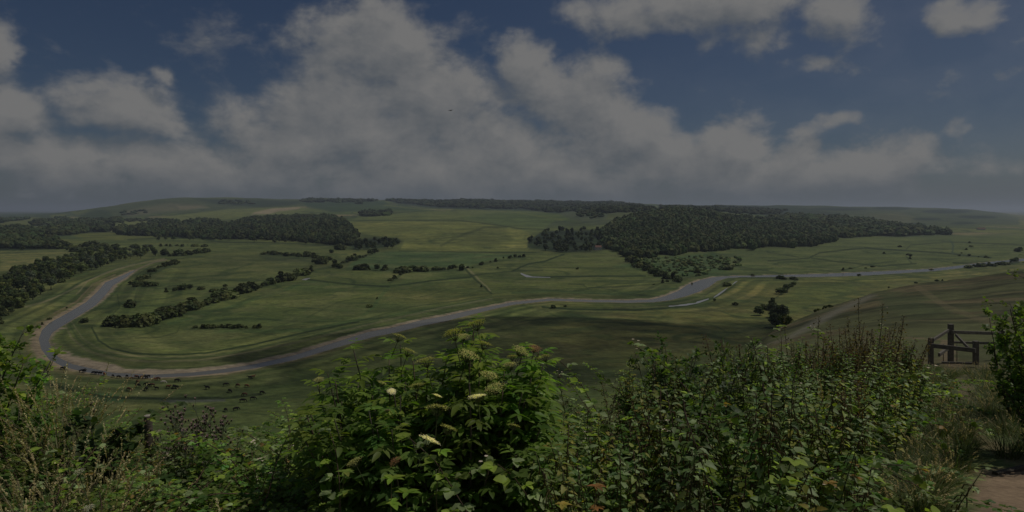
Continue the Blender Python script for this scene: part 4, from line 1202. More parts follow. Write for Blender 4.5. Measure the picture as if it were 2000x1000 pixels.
def nettle(seed, pale=0.15, tone=1.0, brown=.2):
    r = np.random.default_rng(seed); p = Plant('nettle_plant')
    for k in range(int(r.integers(5, 8))):
        a = r.uniform(0, 6.28); b = np.array([math.cos(a), math.sin(a), 0]) * r.uniform(.02, .22)
        H = r.uniform(.75, 1.05)
        pts = curve(b, b * .6 + (0, 0, 1), H, 7, (r.normal() * .2, r.normal() * .2, 0), r, .04)
        sc = vcol(r, (.075, .085, .035)) if r.random() > .4 else vcol(r, (.10, .065, .04))
        p['stem'].tube(pts, np.linspace(.0045, .002, 7), sc, 5)
        n = int(H / .036); base = vcol(r, np.array((.095, .15, .045)) * tone, .2)
        if pale > .25: base = base * (1.35, 1.25, 1.7)
        if r.random() < brown: base = base * (1.7, 1.15, .9)
        ph = r.uniform(0, 3.14)
        for i in range(n):
            t = .22 + .78 * (i + 1) / n
            if t > 1: t = 1
            q, d = along(pts, min(t, .999)); L = r.uniform(.042, .07) * (1.1 - .55 * ((t - .22) / .78) ** 2)
            ph += math.pi / 2 + r.normal() * .15
            for s_ in (0, math.pi):
                o = np.array([math.cos(ph + s_), math.sin(ph + s_), r.uniform(-.35, .25) + (.5 if t > .93 else 0)])
                c = vcol(r, base, .22)
                if r.random() < pale: c = np.array([.22, .29, .16]) * r.uniform(.8, 1.2)
                put(p['foliage'], L_NET, q + o * .012, o, L, c, r.normal() * .3)
            if .5 < t < .92 and r.random() < .8:
                for m in range(3):
                    a2 = r.uniform(0, 6.28); e = q + np.array([math.cos(a2) * .03, math.sin(a2) * .03, -.005])
                    p['foliage'].tube([q, e, e + np.array([math.cos(a2) * .012, math.sin(a2) * .012, -r.uniform(.02, .045)])], [.0016, .003, .0025], vcol(r, (.15, .14, .06)) if r.random() > .3 else vcol(r, (.17, .11, .06)), 4)
    return p.build(MATS)
def bramble(seed, tone=1.0, flower=0, lime=.08, pale=.12, small=1.0):
    r = np.random.default_rng(seed); p = Plant('bramble_bush')
    for k in range(int(r.integers(9, 13))):
        a = r.uniform(0, 6.28); b = np.array([math.cos(a), math.sin(a), 0]) * r.uniform(0, .12)
        o = np.array([math.cos(a), math.sin(a), 0]); H = r.uniform(.75, 1.3)
        pts = curve(b, o * r.uniform(.15, .7) + (0, 0, 1), H, 9, (o[0] * .7, o[1] * .7, -1.5 * r.uniform(.5, 1.2)), r, .07)
        p['stem'].tube(pts, np.linspace(.005, .002, 9), vcol(r, (.10, .06, .045)), 5)
        n = int(H / .042 / small); base = vcol(r, np.array((.088, .14, .040)) * tone, .25)
        for i in range(n):
            t = .12 + .88 * (i + r.uniform(0, .6)) / n
            q, d = along(pts, min(t, .999))
            a2 = a + (i % 2 * 2 - 1) * r.uniform(.7, 1.6) + r.normal() * .3
            pd_ = np.array([math.cos(a2), math.sin(a2), r.uniform(.1, .9)]); pd_ /= np.linalg.norm(pd_)
            pl = r.uniform(.03, .06) * small; e = q + pd_ * pl
            p['stem'].tube([q, e], [.0016, .0012], base * 1.2, 3, False)
            c = vcol(r, base, .25); u_ = r.random()
            if u_ < lime: c = np.array([.20, .27, .055]) * r.uniform(.8, 1.2)
            elif u_ < lime + pale: c = np.array([.23, .29, .16]) * r.uniform(.8, 1.25)
            elif u_ < lime + pale + .03: c = np.array([.22, .15, .06])
            L = r.uniform(.034, .060) * small
            for s_ in (-1.15, 0, 1.15):
                a3 = a2 + s_; dd = np.array([math.cos(a3), math.sin(a3), r.uniform(-.25, .35)])
                put(p['foliage'], L_BRAM, e, dd, L * (1.15 if s_ == 0 else .95), c * r.uniform(.88, 1.12), r.normal() * .35)
        if flower and r.random() < flower:
            q, d = along(pts, .98)
            for m in range(int(r.integers(4, 9))):
                c0 = q + r.normal(size=3) * .018 + (0, 0, .008)
                for s_ in range(5):
                    a3 = s_ * 1.257; put(p['blossom'], L_HAW, c0, (math.cos(a3), math.sin(a3), .35), .012, np.array([.55, .48, .47]) * r.uniform(.6, 1.1))
    return p.build(MATS)
def grass(seed, tan=.3, H0=.5, n=110, heads=9, spread_=.13, tone=1.0):
    r = np.random.default_rng(seed); p = Plant('grass_tuft')
    for k in range(n):
        a = r.uniform(0, 6.28); b = np.array([math.cos(a), math.sin(a), 0]) * spread_ * math.sqrt(r.random())
        o = np.array([math.cos(a), math.sin(a), 0]) * r.uniform(.05, .7) + r.normal(size=3) * .12
        L = H0 * r.uniform(.5, 1.15)
        pts = curve(b, o + (0, 0, 1), L, 6, (o[0] * 1.6, o[1] * 1.6, -2.0 * r.uniform(.3, 1.4)), r, .03)
        c = vcol(r, (.085, .115, .035)) * tone if r.random() > tan else vcol(r, (.27, .23, .12))
        w_ = r.uniform(.0022, .0045)
        sd_ = np.cross(o + (0, 0, .001), (0, 0, 1.)); sd_ = sd_ / (np.linalg.norm(sd_) + 1e-6)
        ww = w_ * np.array([1, 1.1, 1, .8, .5, .08])
        V = np.concatenate([pts - sd_ * ww[:, None], pts + sd_ * ww[:, None] + (0, 0, .0015)])
        Q_ = [(i, i + 1, i + 7, i + 6) for i in range(5)]
        p['blade'].add(V, Q_, None, c)
    for k in range(heads):
        a = r.uniform(0, 6.28); o = np.array([math.cos(a), math.sin(a), 0]) * r.uniform(0, .45)
        pts = curve(o * .1, o + (0, 0, 1), H0 * r.uniform(.9, 1.3), 8, (o[0] * 1.2, o[1] * 1.2, -.5), r, .03)
        c = vcol(r, (.30, .26, .15), .2, .08)
        p['blade'].tube(pts, np.linspace(.0014, .0009, 8), c, 3, False)
        for m in range(26):
            t = .78 + .22 * m / 26; q, d = along(pts, min(t, .999)); e = r.normal(size=3) * .5 + d
            put(p['blade'], L_HAW, q, e, r.uniform(.010, .018), c * r.uniform(.8, 1.3))
    return p.build(MATS)
def dock(seed, tone=(.13, .075, .045), H0=1.0):
    r = np.random.default_rng(seed); p = Plant('dock_plant')
    for k in range(int(r.integers(3, 6))):
        a = r.uniform(0, 6.28); o = np.array([math.cos(a), math.sin(a), 0])
        H = H0 * r.uniform(.75, 1.1); pts = curve(o * .05, o * .15 + (0, 0, 1), H, 7, (0, 0, 0), r, .03)
        p['stem'].tube(pts, np.linspace(.005, .002, 7), vcol(r, tone), 5)
        for m in range(200):
            t = r.uniform(.45, 1); q, d = along(pts, min(t, .999)); w_ = .02 * (1.15 - t) * 2 + .007
            q = q + r.normal(size=3) * np.array([w_, w_, .012])
            put(p['foliage'], L_HAW, q, r.normal(size=3), r.uniform(.010, .02), vcol(r, tone, .35))
        for m in range(7):
            t = r.uniform(.05, .5); q, d = along(pts, t); a2 = r.uniform(0, 6.28)
            put(p['foliage'], L_LONG, q, (math.cos(a2), math.sin(a2), r.uniform(0, .7)), r.uniform(.12, .2), vcol(r, (.075, .10, .035)), 0, wscale=1.8)
    return p.build(MATS)
def thistle(seed, H0=.8):
    r = np.random.default_rng(seed); p = Plant('thistle_plant')
    for k in range(int(r.integers(2, 4))):
        a = r.uniform(0, 6.28); o = np.array([math.cos(a), math.sin(a), 0])
        H = H0 * r.uniform(.7, 1.05); pts = curve(o * .04, o * .2 + (0, 0, 1), H, 8, (0, 0, .1), r, .05)
        p['stem'].tube(pts, np.linspace(.005, .0025, 8), (.09, .10, .06), 5)
        for m in range(16):
            t = .08 + .85 * m / 16; q, d = along(pts, t); a2 = m * 2.4 + r.normal() * .3
            put(p['foliage'], L_THI, q, (math.cos(a2), math.sin(a2), r.uniform(.2, .9)), r.uniform(.09, .15) * (1.2 - .6 * t), vcol(r, (.095, .12, .065)), r.normal() * .5)
        tips = [pts[-1]]
        for m in range(int(r.integers(4, 8))):
            t = r.uniform(.55, .95); q, d = along(pts, t); a2 = r.uniform(0, 6.28)
            b2 = curve(q, (math.cos(a2) * .8, math.sin(a2) * .8, 1), r.uniform(.10, .24), 4, (0, 0, 1), r, .03)
            p['stem'].tube(b2, [.0022, .002, .0018, .0016], (.10, .11, .07), 4, False); tips.append(b2[-1])
            put(p['foliage'], L_THI, b2[1], (math.cos(a2), math.sin(a2), .3), .05, vcol(r, (.10, .12, .07)))
        for t_ in tips:
            V = ICO0 * np.array([.011, .011, .015]) * r.uniform(.8, 1.3); p['foliage'].add(V + t_, None, ICO0T, vcol(r, (.11, .10, .075)))
            for m in range(14):
                a2 = r.uniform(0, 6.28); put(p['foliage'], L_LONG, t_ + (0, 0, .008), (math.cos(a2) * .5, math.sin(a2) * .5, 1), r.uniform(.014, .024), vcol(r, (.23, .15, .20), .3), wscale=2)
    return p.build(MATS)
def leafshrub(name, seed, H, R, n, L, colr, branches=14, tpl=None, flat=0.9, lime=.0, base=.1, sh=1.0):
    """A dense small-leaved shrub: branches from the base, leaves in sprays around them."""
    r = np.random.default_rng(seed); p = Plant(name); tpl = tpl or L_HAW
    per = n // branches
    for k in range(branches):
        a = r.uniform(0, 6.28); o = np.array([math.cos(a), math.sin(a), 0])
        ln = r.uniform(.75, 1.08); tl = r.uniform(.0, 1.0)
        d0 = o * tl * R / H * 1.5 + (0, 0, 1)
        pts = curve(o * r.uniform(0, .12), d0, H * ln * (1 - .15 * tl), 9, (o[0] * .15, o[1] * .15, 0), r, .05)
        p['stem'].tube(pts, np.linspace(.016, .004, 9) * H / 2, vcol(r, (.09, .075, .055)), 5)
        cc = vcol(r, colr, .25)
        side = []
        for m in range(12):
            t = base + (1 - base) * (m + r.random()) / 12; q, d = along(pts, min(t, .99)); a2 = r.uniform(0, 6.28)
            s2 = curve(q, (math.cos(a2), math.sin(a2), r.uniform(.1, 1)), r.uniform(.18, .42) * H / 2 * sh, 5, (0, 0, .5), r, .15)
            p['stem'].tube(s2, [.004, .003, .0025, .002, .0015], (.09, .075, .05), 4, False); side.append(s2)
        for m in range(per):
            s2 = side[int(r.integers(0, 12))]; q, d = along(s2, r.random() ** .7 * .999)
            q = q + r.normal(size=3) * .025 * H / 2
            dd = r.normal(size=3) + d * .8 + (0, 0, .2)
            c = vcol(r, cc, .3)
            if r.random() < lime: c = c * (2.0, 1.8, 1.2)
            put(p['foliage'], tpl, q, dd, L * r.uniform(.6, 1.3), c, r.normal() * .4)
    return p.build(MATS)
def umbel_mesh(r, R, colr, stemc=(.10, .12, .05), full=1.0):
    """Flat-topped flower head at the origin facing +z with its stalks below."""
    mb = MB(); nr2 = 5 if R > .03 else 3
    hub = np.array([0, 0, -R * 1.1])
    for k in range(nr2 * 4):
        a = k * 2.399; q = R * math.sqrt((k + .5) / (nr2 * 4)); c0 = np.array([q * math.cos(a), q * math.sin(a), -.25 * q * q / R + r.normal() * R * .04])
        mb.tube([hub, (hub + c0) * .5 + (0, 0, -.1 * R), c0], [.0016, .0012, .0008], stemc, 3, False)
        for m in range(int(22 * full)):
            p_ = c0 + r.normal(size=3) * np.array([.19, .19, .05]) * R
            put(mb, L_HAW, p_, r.normal(size=3) * (1, 1, .3), R * r.uniform(.06, .12), vcol(r, colr, .2, .06), 0, wscale=1.2)
    mb.tube([hub - (0, 0, R * 2.2), hub], [.003, .0022], stemc, 4, False)
    return mb.mesh('flower_head', mat_petal)

def gz(X, Y): return hz(X, Y)
def atpx(px, Y, py=750):
    X = float(uu(px, py)) * Y
    return X, Y, gz(X, Y)

# ---- the elder in the middle of the hedge
r = np.random.default_rng(21)
EY = 3.5
bx_, by_, bz_ = atpx(845, EY + .1)
eld = Plant('elder_shrub')
base = np.array([bx_, by_, bz_])
CE = ([585, 600, 625, 650, 685, 700, 735, 790, 830, 870, 905, 945, 960, 1000, 1055, 1072, 1090], [840, 770, 745, 725, 690, 705, 745, 690, 725, 705, 650, 640, 740, 715, 705, 720, 800])
tips = [(690,682,3.4),(640,730,3.5),(655,745,3.3),(760,700,3.5),(782,672,3.5),(806,700,3.4),(835,720,3.5),(872,705,3.6),(905,655,3.5),(925,645,3.5),(942,665,3.6),(890,690,3.5),(955,735,3.5),(985,725,3.3),(1012,700,3.4),(1048,695,3.3),(925,632,3.4),(1020,688,3.3),(1052,690,3.3),(1060,715,3.2),(1038,735,3.2),(620,752,3.6),(720,735,3.6)]
for i in range(180):
    x = r.uniform(590, 1088); top = np.interp(x, *CE) + 14; y = top + 22 + 190 * r.random() ** 1.3
    tips.append((x, y, EY + r.uniform(-.5, .6) - (y - top) / 900.))
for x, y, Y in tips:
    T = np.array(P(x, y, Y)); 
    b0 = base + np.array([(T[0] - base[0]) * .45 + r.normal() * .06, (T[1] - base[1]) * .5 + r.normal() * .1, .1])
    b0[2] = gz(b0[0], b0[1])
    if T[2] < b0[2] + .15: continue
    mid = (b0 + T) / 2 + np.array([(T[0] - base[0]) * .12, r.normal() * .05, .06])
    ts = np.linspace(0, 1, 8)[:, None]
    pts = (1 - ts) ** 2 * b0 + 2 * ts * (1 - ts) * mid + ts ** 2 * T
    eld['stem'].tube(pts, np.linspace(.009, .003, 8), vcol(r, (.13, .11, .075)), 5)
    Lt = np.linalg.norm(T - b0); cb_ = vcol(r, (.105, .165, .038), .25)
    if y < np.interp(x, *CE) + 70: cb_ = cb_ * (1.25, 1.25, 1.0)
    ph = r.uniform(0, 3.14); nn = int(min(Lt, .65) / .065)
    for i in range(nn + 1):
        t = 1 - (i * .065 + .01) / Lt; q, d = along(pts, max(min(t, .999), .01)); ph += math.pi / 2 + r.normal() * .2
        for s_ in (0, math.pi):
            o = np.array([math.cos(ph + s_), math.sin(ph + s_), .75 if i == 0 else r.uniform(.0, .5)]); o /= np.linalg.norm(o)
            RL = r.uniform(.075, .125) * (.7 if i == 0 else 1)
            rp = curve(q, o, RL, 5, (0, 0, -2.2), r, .04)
            eld['stem'].tube(rp, [.0018, .0016, .0014, .0012, .001], cb_ * 1.3, 3, False)
            c = vcol(r, cb_, .2)
            if r.random() < .07: c = np.array([.15, .23, .05])
            for t2, s3 in ((.45, -1), (.45, 1), (.78, -1), (.78, 1), (1, 0)):
                e, d2 = along(rp, min(t2, .999)); a0 = math.atan2(d2[1], d2[0]) + s3 * 1.05
                dd = np.array([math.cos(a0), math.sin(a0), d2[2] * .6 - .12])
                put(eld['foliage'], L_ELD, e, dd, r.uniform(.05, .08) * (.8 if i == 0 else 1), c * r.uniform(.88, 1.12), r.normal() * .25)
eroot = eld.build(MATS)
eroot.location = (0, 0, 0)
off = Vector(base)
for ch in eroot.children:
    ch.data.transform(Matrix.Translation(-off))
eroot.location = off
tag(eroot, 'big elder shrub with feathery leaves and flat flower heads rising from the hedge', 'shrub')
OLV, CRM, RUS = (.42, .41, .17), (.80, .76, .62), (.32, .18, .10)
umb = [(928,634,18,OLV),(885,652,22,OLV),(948,674,15,OLV),(917,695,20,OLV),(782,660,14,OLV),(800,688,15,OLV),(830,705,19,OLV),(995,715,14,OLV),(1020,688,16,OLV),(958,735,18,OLV),(965,760,21,OLV),
       (855,797,24,OLV),(813,755,15,OLV),(1045,684,12,RUS),(1062,700,13,OLV),(878,838,17,OLV),(855,777,9,CRM),(931,777,16,CRM),(842,862,19,CRM),(765,769,8,CRM),(757,806,6,(.3,.2,.2)),(748,752,10,OLV),(690,905,15,OLV),
       (905,660,12,OLV),(622,745,10,OLV),(1005,835,12,OLV),(770,905,12,RUS),(1000,700,10,OLV)]
um = {}
for i, (x, y, rp_, c) in enumerate(umb):
    Y = np.interp(y, [630, 760, 900], [3.15, 2.45, 2.05]); key = (c, i % 3)
    if key not in um: um[key] = umbel_mesh(r, .05, c, full=3.0 if c is CRM else 1.0)
    o = link(bpy.data.objects.new('flower_head', um[key]), eroot)
    q = P(x, y - 6, Y) - off; s = rp_ * (1.0 if rp_ < 21 else .9) / F * Y / .05
    o.location = q; o.scale = (s, s, s); o.rotation_euler = (r.uniform(.15, .55), r.normal() * .2, r.uniform(0, 6))
    if c is CRM: o['label'] = 'creamy white flower head'
    if c is RUS: o['label'] = 'rusty brown faded flower head'

# ---- fills of the hedge: brambles, nettles, grass, docks
CT = ([-80,0,25,60,120,170,240,300,350,420,480,530,560,600,640,700,760,860,960,1040,1090,1120,1180,1210,1260,1310,1350,1400,1440,1500,1580,1640,1700,1760,1800,1828,1850,1900,1930,1960,2000,2100],
      [660,690,715,790,805,830,862,895,868,872,872,850,815,790,775,775,780,780,790,785,758,750,745,718,690,678,690,676,656,656,652,656,648,652,660,700,765,775,740,720,700,700])
def cont(px): return np.interp(px, *CT)
def hmax_at(X, Y):
    px = 1000 + F * X / Y
    return near_depth(np.array([X]), np.array([Y]))[0] + float(slope(cont(px))) * Y
nets = Pool([nettle(200, .10, 1.0), nettle(201, .28, 1.05), nettle(202, .15, .8, .5), nettle(203, .35, 1.1), nettle(204, .1, .9, .3), nettle(205, .2, 1.0, .6)])
brs = Pool([bramble(220, 1.0), bramble(221, .8, .15), bramble(222, 1.15, .0, .15), bramble(223, .9, .2, .05, .25), bramble(224, 1.0, .0, .2), bramble(225, .75)])
brsm = Pool([bramble(230, 1.25, .1, .15, .08, .62), bramble(231, 1.05, .2, .1, .2, .62), bramble(232, 1.4, .0, .22, .05, .62)])
grs = Pool([grass(240, .18, .5, 130, 6, .13, 1.15), grass(241, .45), grass(242, .10, .4, 170, 3, .15, 1.25), grass(243, .6, .6, 90, 16), grass(244, .3, .5, 120, 10)])
dks = Pool([dock(250, (.085, .058, .035)), dock(251, (.075, .065, .035)), dock(252, (.12, .09, .05), .9)])
r = np.random.default_rng(77)
counts = {}
WORD = {'n': 'nettle', 'b': 'bramble', 's': 'hedge bramble', 'g': 'grass', 'd': 'dock'}
def band_of(px, Y):
    a = ('by the left edge of the frame', 'left of the fence post', 'right of the fence post', 'just left of the elder', 'under the elder', 'right of the elder', 'in the middle of the nettle bank',
         'below the bare track', 'below the wooden gate', 'by the earth path')[int(np.searchsorted([150, 300, 450, 600, 1080, 1280, 1480, 1700, 1880], px))]
    return a, ('front row' if Y < 3.0 else 'second row' if Y < 4.2 else 'third row' if Y < 6 else 'back row')
def place(kind, X, Y, h, rz=None):
    z = gz(X, Y) - .03; px = 1000 + F * X / Y
    pool, ref = {'n': (nets, 1.05), 'b': (brs, .90), 's': (brsm, .84), 'g': (grs, .72), 'd': (dks, 1.0)}[kind]
    sc = h / ref
    if kind == 'g': sc = min(sc, 1.15)
    if kind in 'bs': sxy = min(max(sc, .8), 1.05)
    else: sxy = min(max(sc, .75), 1.1)
    ki = int(r.integers(0, 100))
    if kind == 'g' and px > 1650: ki = (0, 2, 2, 4, 2)[ki % 5]
    o = pool.take(ki, (X, Y, z), r.uniform(0, 6.28), (sxy, sxy, min(sc, 1.5)))
    o.rotation_euler[0] = r.normal() * .06
    b, row = band_of(px, Y)
    lab = {'n': 'leafy stinging nettle clump', 'b': 'arching bramble with broad leaflets', 's': 'small-leaved trailing bramble', 'g': 'tuft of long green and straw grass', 'd': 'brown-spiked dock plant'}[kind]
    tag(o, "%s, %s %s" % (lab, row, b), {'n': 'nettle', 'b': 'bramble', 's': 'bramble', 'g': 'grass tuft', 'd': 'dock'}[kind],
        "%s plants, %s %s" % (WORD[kind], row, b))
    counts[kind] = counts.get(kind, 0) + 1
Y = 2.3
while Y < 12.5:
    step = .245 + .02 * Y
    x = -Y * .86
    while x < Y * .84:
        X = x + r.uniform(-.4, .4) * step; Yj = Y + r.uniform(-.4, .4) * step
        x += step
        px = 1000 + F * X / Yj
        lim = np.interp(px, [0, 500, 1090, 1300, 1500, 1800, 2000], [5.6, 5.6, 5.6, 6.5, 9.5, 12, 12])
        if Yj > lim: continue
        if px > 1090 and Yj < 2.45: continue
        cx = np.interp(Yj, [0, 5.6, 7.2, 12, 20], [3.3, 4.2, 5.35, 8.7, 13.9])
        if X > cx - (.1 if Yj < 5.8 else .22) and (Yj < 5.8 or X < cx + .25): continue
        if Yj < 5.75 and X > 2.84 + (Yj - 4) * .85 - .25: continue
        if Yj < 4.4 and px > 1840: continue
        hm = hmax_at(X, Yj)
        if px > 1500:
            # the verge stays low so that the earth path shows beyond it
            lowtop = float(slope(np.interp(px, [1500, 1640, 1700, 1760, 1800, 1850, 2000], [600, 720, 800, 1010, 1010, 1010, 1010]))) if Yj < 4.6 else 0
            if Yj < 4.6: hm = min(hm, near_depth(np.array([X]), np.array([Yj]))[0] + lowtop * Yj)
        if 250 < px < 325 and Yj < 6: hm = min(hm, near_depth(np.array([X]), np.array([Yj]))[0] + float(slope(885)) * Yj)
        if hm < .12: continue
        hm = hm * r.uniform(.82, 1.04)
        u = r.random()
        right_of_path = X > cx
        if px > np.interp(Yj, [4, 5, 7, 12], [1690, 1740, 1800, 1850]) or right_of_path:
            k = 'g' if u < .93 else 'b'; top = .34 if Yj < 6 else .42
            if right_of_path and px < 2010: k = 'g'
            if Yj > 7.5 and not right_of_path and X > cx - 1.6: k = 'g'; top = .38
        elif px > 1480: k = 'n' if u < .62 else ('b' if u < .88 else ('g' if u < .96 else 'd')); top = 1.15
        elif px > 1090: k = 'n' if u < .42 else ('b' if u < .82 else ('s' if u < .92 else 'd')); top = 1.0
        elif px > 560: k = 'b' if u < .7 else ('s' if u < .9 else 'n'); top = .75
        elif px > 250: k = 's' if u < .5 else ('g' if u < .82 else ('b' if u < .95 else 'n')); top = .7
        else: k = 'g' if u < .36 else ('s' if u < .66 else ('b' if u < .85 else 'n')); top = .7
        if k == 'd' and hm < .6: k = 'g'
        place(k, X, Yj, min(hm, top * r.uniform(.8, 1.2)))
    Y += step * .92
for i in range(230):
    Yj = 4.3 + 12 * r.random() ** 1.3; cx = np.interp(Yj, [0, 5.6, 7.2, 12, 20], [3.6, 4.3, 5.35, 8.7, 13.9])
    side = -1 if r.random() < .6 else 1
    X = cx + side * (r.uniform(.10, 1.1) if Yj > 5.8 else 99)
    if Yj < 5.75: X = 2.84 + (Yj - 4) * .85 - r.uniform(.2, 1.1)
    if X > Yj * .84: continue
    place('g', X, Yj, r.uniform(.22, .40))
# second, thinner cover of grass at the feet of the path side
print("fill", counts, flush=True)
for p_ in (nets, brs, brsm, grs): p_.clean()

# ---- tall brown dock spikes right of centre
k_ = 0
for x, y, Y in [(1602,628,8),(1628,640,8.5),(1648,612,8),(1656,622,8.6),(1684,606,8.2),(1692,622,7.8),(1706,604,8.4),(1716,604,8.8),(1724,612,8.1),(1734,625,8.5),(1712,630,7.6),(1772,625,9.0),(1752,630,8.8),(1576,640,8.2),(1668,628,7.9),(1450,640,6.5)]:
    X = float(uu(x, y)) * Y; z = gz(X, Y); top = EYE + float(slope(y)) * Y
    o = dks.take(k_, (X, Y, z), k_ * 1.1, 1.0); s = (top - z) / 1.0; o.scale = (1.5, 1.5, s)
    k_ += 1
    tag(o, "tall dark brown dock spike, %s from the left above the nettle bank" % ordn([1450,1576,1602,1628,1648,1656,1668,1684,1692,1706,1712,1716,1724,1734,1752,1772].index(x) + 1), 'dock', 'tall dock spikes above the nettle bank')
# ---- thistles beside the post
ths = Pool([thistle(260), thistle(261), thistle(262)])
TX = [(312,835,5.0),(330,808,5.2),(348,815,4.8),(362,785,5.2),(385,800,5.0),(392,790,5.3),(402,812,4.9),(415,815,5.1),(428,808,5.3),(437,815,4.9),(452,840,5.0),(370,835,4.4),(424,845,4.5),(150,790,5.2),(322,855,4.6)]
order = sorted(TX)
for i, (x, y, Y) in enumerate(TX):
    X = float(uu(x, y)) * Y; z = gz(X, Y); s = (EYE + float(slope(y)) * Y - z) / .84
    o = ths.take(i, (X, Y, z), i * 2.1, (min(1.1, s * 1.1), min(1.1, s * 1.1), s))
    tag(o, "thistle with dull purple heads, %s from the left near the fence post" % ordn(order.index((x, y, Y)) + 1), 'thistle', 'thistles near the fence post')
dks.clean(); ths.clean()
# ---- tall grass with seed plumes at far left
gl = Pool([grass(270, .75, .8, 80, 26, .18), grass(271, .55, .75, 90, 22, .2)])
for i, (x, Y, s) in enumerate([(15,3.0,.8),(60,3.2,.8),(40,2.6,.75),(105,3.6,.8),(95,2.7,.7),(135,4.4,.95),(160,4.8,1.0),(110,4.8,1.05),(70,4.6,1.0),(200,3.1,.7),(150,3.2,.75),(225,4.2,.7)]):
    X, Y, z = atpx(x, Y, 850)
    o = gl.take(i, (X, Y, z), i * 1.7, s)
    tag(o, "tall pale seeding grass clump, %s from the left in the left corner" % ordn(sorted([15,60,40,105,95,135,160,110,70,200,150,225]).index(x) + 1), 'grass tuft', 'seeding grass in the left corner')
# ---- shrubs with a place of their own
def own(o, px, Y, top, ref, label, cat='shrub', sxy=1.0, py=750):
    X, Y, z = atpx(px, Y, py); h = EYE + float(slope(top)) * Y - z
    o.location = (X, Y, z - .05); s = h / ref; o.scale = (sxy, sxy, s)
    tag(o, label, cat)
own(leafshrub('hazel_shrub', 280, 1.6, .45, 5200, .05, (.12, .19, .045), 24, L_BRAM, lime=.15, sh=.5), -75, 5.0, 640, 1.5, 'bright green broad-leaved shrub at the left edge of the frame', sxy=1.0)
own(leafshrub('hazel_shrub', 281, 1.2, .28, 1500, .050, (.085, .14, .038), 12, L_BRAM, lime=.08, sh=.5), 25, 4.6, 765, 1.15, 'darker low shrub just right of the bright shrub at the left edge', sxy=.9)
own(leafshrub('blackthorn_sapling', 282, 1.0, .16, 420, .075, (.034, .056, .020), 6, L_BRAM, base=.2, sh=.5), 180, 4.3, 790, 1.0, 'dark upright sapling with large leaves left of the fence post', 'sapling', .8)
own(leafshrub('blackthorn_sapling', 283, .8, .1, 240, .05, (.034, .056, .02), 6, L_BRAM, base=.2, sh=.4), 168, 4.2, 850, .8, 'lower dark sapling in the grass beside the upright dark sapling', 'sapling', .9)
own(leafshrub('hawthorn_bush', 284, 1.9, .42, 12000, .044, (.085, .13, .038), 34, L_HAW, sh=.7, base=.03), 2100, 6.3, 495, 1.9, 'tall dark hawthorn bush at the right edge beside the path', 'bush', 1.0, 650)
own(leafshrub('hawthorn_bush', 285, 1.3, .34, 5000, .045, (.095, .145, .048), 18, L_HAW, sh=.5), 2005, 8.5, 590, 1.3, 'lighter hawthorn bush beside the right end of the gate', 'bush', 1.1, 650)
own(leafshrub('hawthorn_bush', 286, 1.2, .32, 4500, .042, (.07, .11, .034), 16, L_HAW, sh=.5), 2062, 6.3, 680, 1.2, 'low dark bush in front of the tall hawthorn', 'bush', 1.0, 650)
own(leafshrub('rose_bush', 287, 1.2, .40, 3400, .042, (.07, .115, .038), 14, L_HAW), 1302, 5.4, 672, 1.2, 'dark small-leaved rose bush standing above the hedge right of the elder', 'bush', 1.0)
own(leafshrub('rose_bush', 288, 1.1, .32, 2400, .040, (.085, .13, .05), 12, L_HAW), 1445, 6.2, 640, 1.1, 'small pointed bush on the hedge top below the big tree group', 'bush', .8)
own(leafshrub('rose_bush', 289, 1.1, .4, 2600, .040, (.12, .15, .085), 12, L_HAW), 1385, 5.8, 676, 1.1, 'grey-green small-leaved bush between the two hedge bushes', 'bush', 1.0)
# lime shoots in the brambles
def shoot(px, py, Y, label, colr=(.20, .30, .05), n=5, L=.055):
    r2 = np.random.default_rng(px); pl = Plant('young_shoot'); q = P(px, py, Y); X, Y_ = q.x, q.y; z = gz(X, Y_); H = q.z - z
    pts = curve((0, 0, 0), (0, 0, 1), H, 6, (0, 0, 0), r2, .02); pts[-1] = (0, 0, H)
    pl['stem'].tube(pts, np.linspace(.003, .0018, 6), (.16, .13, .06), 4)
    for m in range(n * 2):
        a = m * 2.3; t = 1 - (m // n) * .12
        put(pl['foliage'], L_ELD, (0, 0, H * t), (math.cos(a), math.sin(a), .15), L * r2.uniform(.8, 1.2), vcol(r2, colr, .12), 0, wscale=1.2)
    o = pl.build(MATS); o.location = (X, Y_, z); tag(o, label, 'shoot')
shoot(765, 935, 2.5, 'yellow-green young shoot low in the middle of the hedge, the upper of two')
shoot(795, 962, 2.4, 'yellow-green young shoot low in the middle of the hedge, the lower of two')
shoot(862, 882, 2.7, 'lime green leaf whorl just below the big white flower head', (.15, .25, .04), 6, .05)
shoot(675, 922, 2.8, 'pale lime tuft of leaves left of the low young shoots', (.20, .26, .07), 7, .045)
shoot(1098, 985, 2.4, 'yellow tinged leaf whorl near the bottom of the frame', (.26, .22, .06), 7, .035)
shoot(1165, 950, 2.6, 'rusty star of narrow leaves in the dark gap of the nettles', (.22, .12, .05), 7, .038)
shoot(1670, 905, 3.4, 'small rusty leaf cluster in front of the dark hollow', (.24, .15, .05), 5, .04)
# white umbels low at the left
for x, y, Y, rp_, lab in [(153,920,3.0,9,'small white wildflower umbel among the seeding grass'), (172,990,2.4,10,'white wildflower umbel at the bottom edge on the left'), (311,842,4.6,5,'tiny white umbel right below the fence post')]:
    q = P(x, y, Y); o = link(bpy.data.objects.new('cow_parsley', umbel_mesh(r, rp_ / F * Y, (.5, .5, .42)))); o.location = q; o.rotation_euler = (.3, 0, 0)
    mb = MB(); zz = gz(q.x, q.y) - q.z; mb.tube([(0, 0, zz), (.01, 0, zz * .5), (0, 0, -rp_ / F * Y * 2)], [.003, .0025, .002], (.09, .11, .05), 4)
    mb.obj('stem', mat_stem, o); tag(o, lab, 'wildflower')

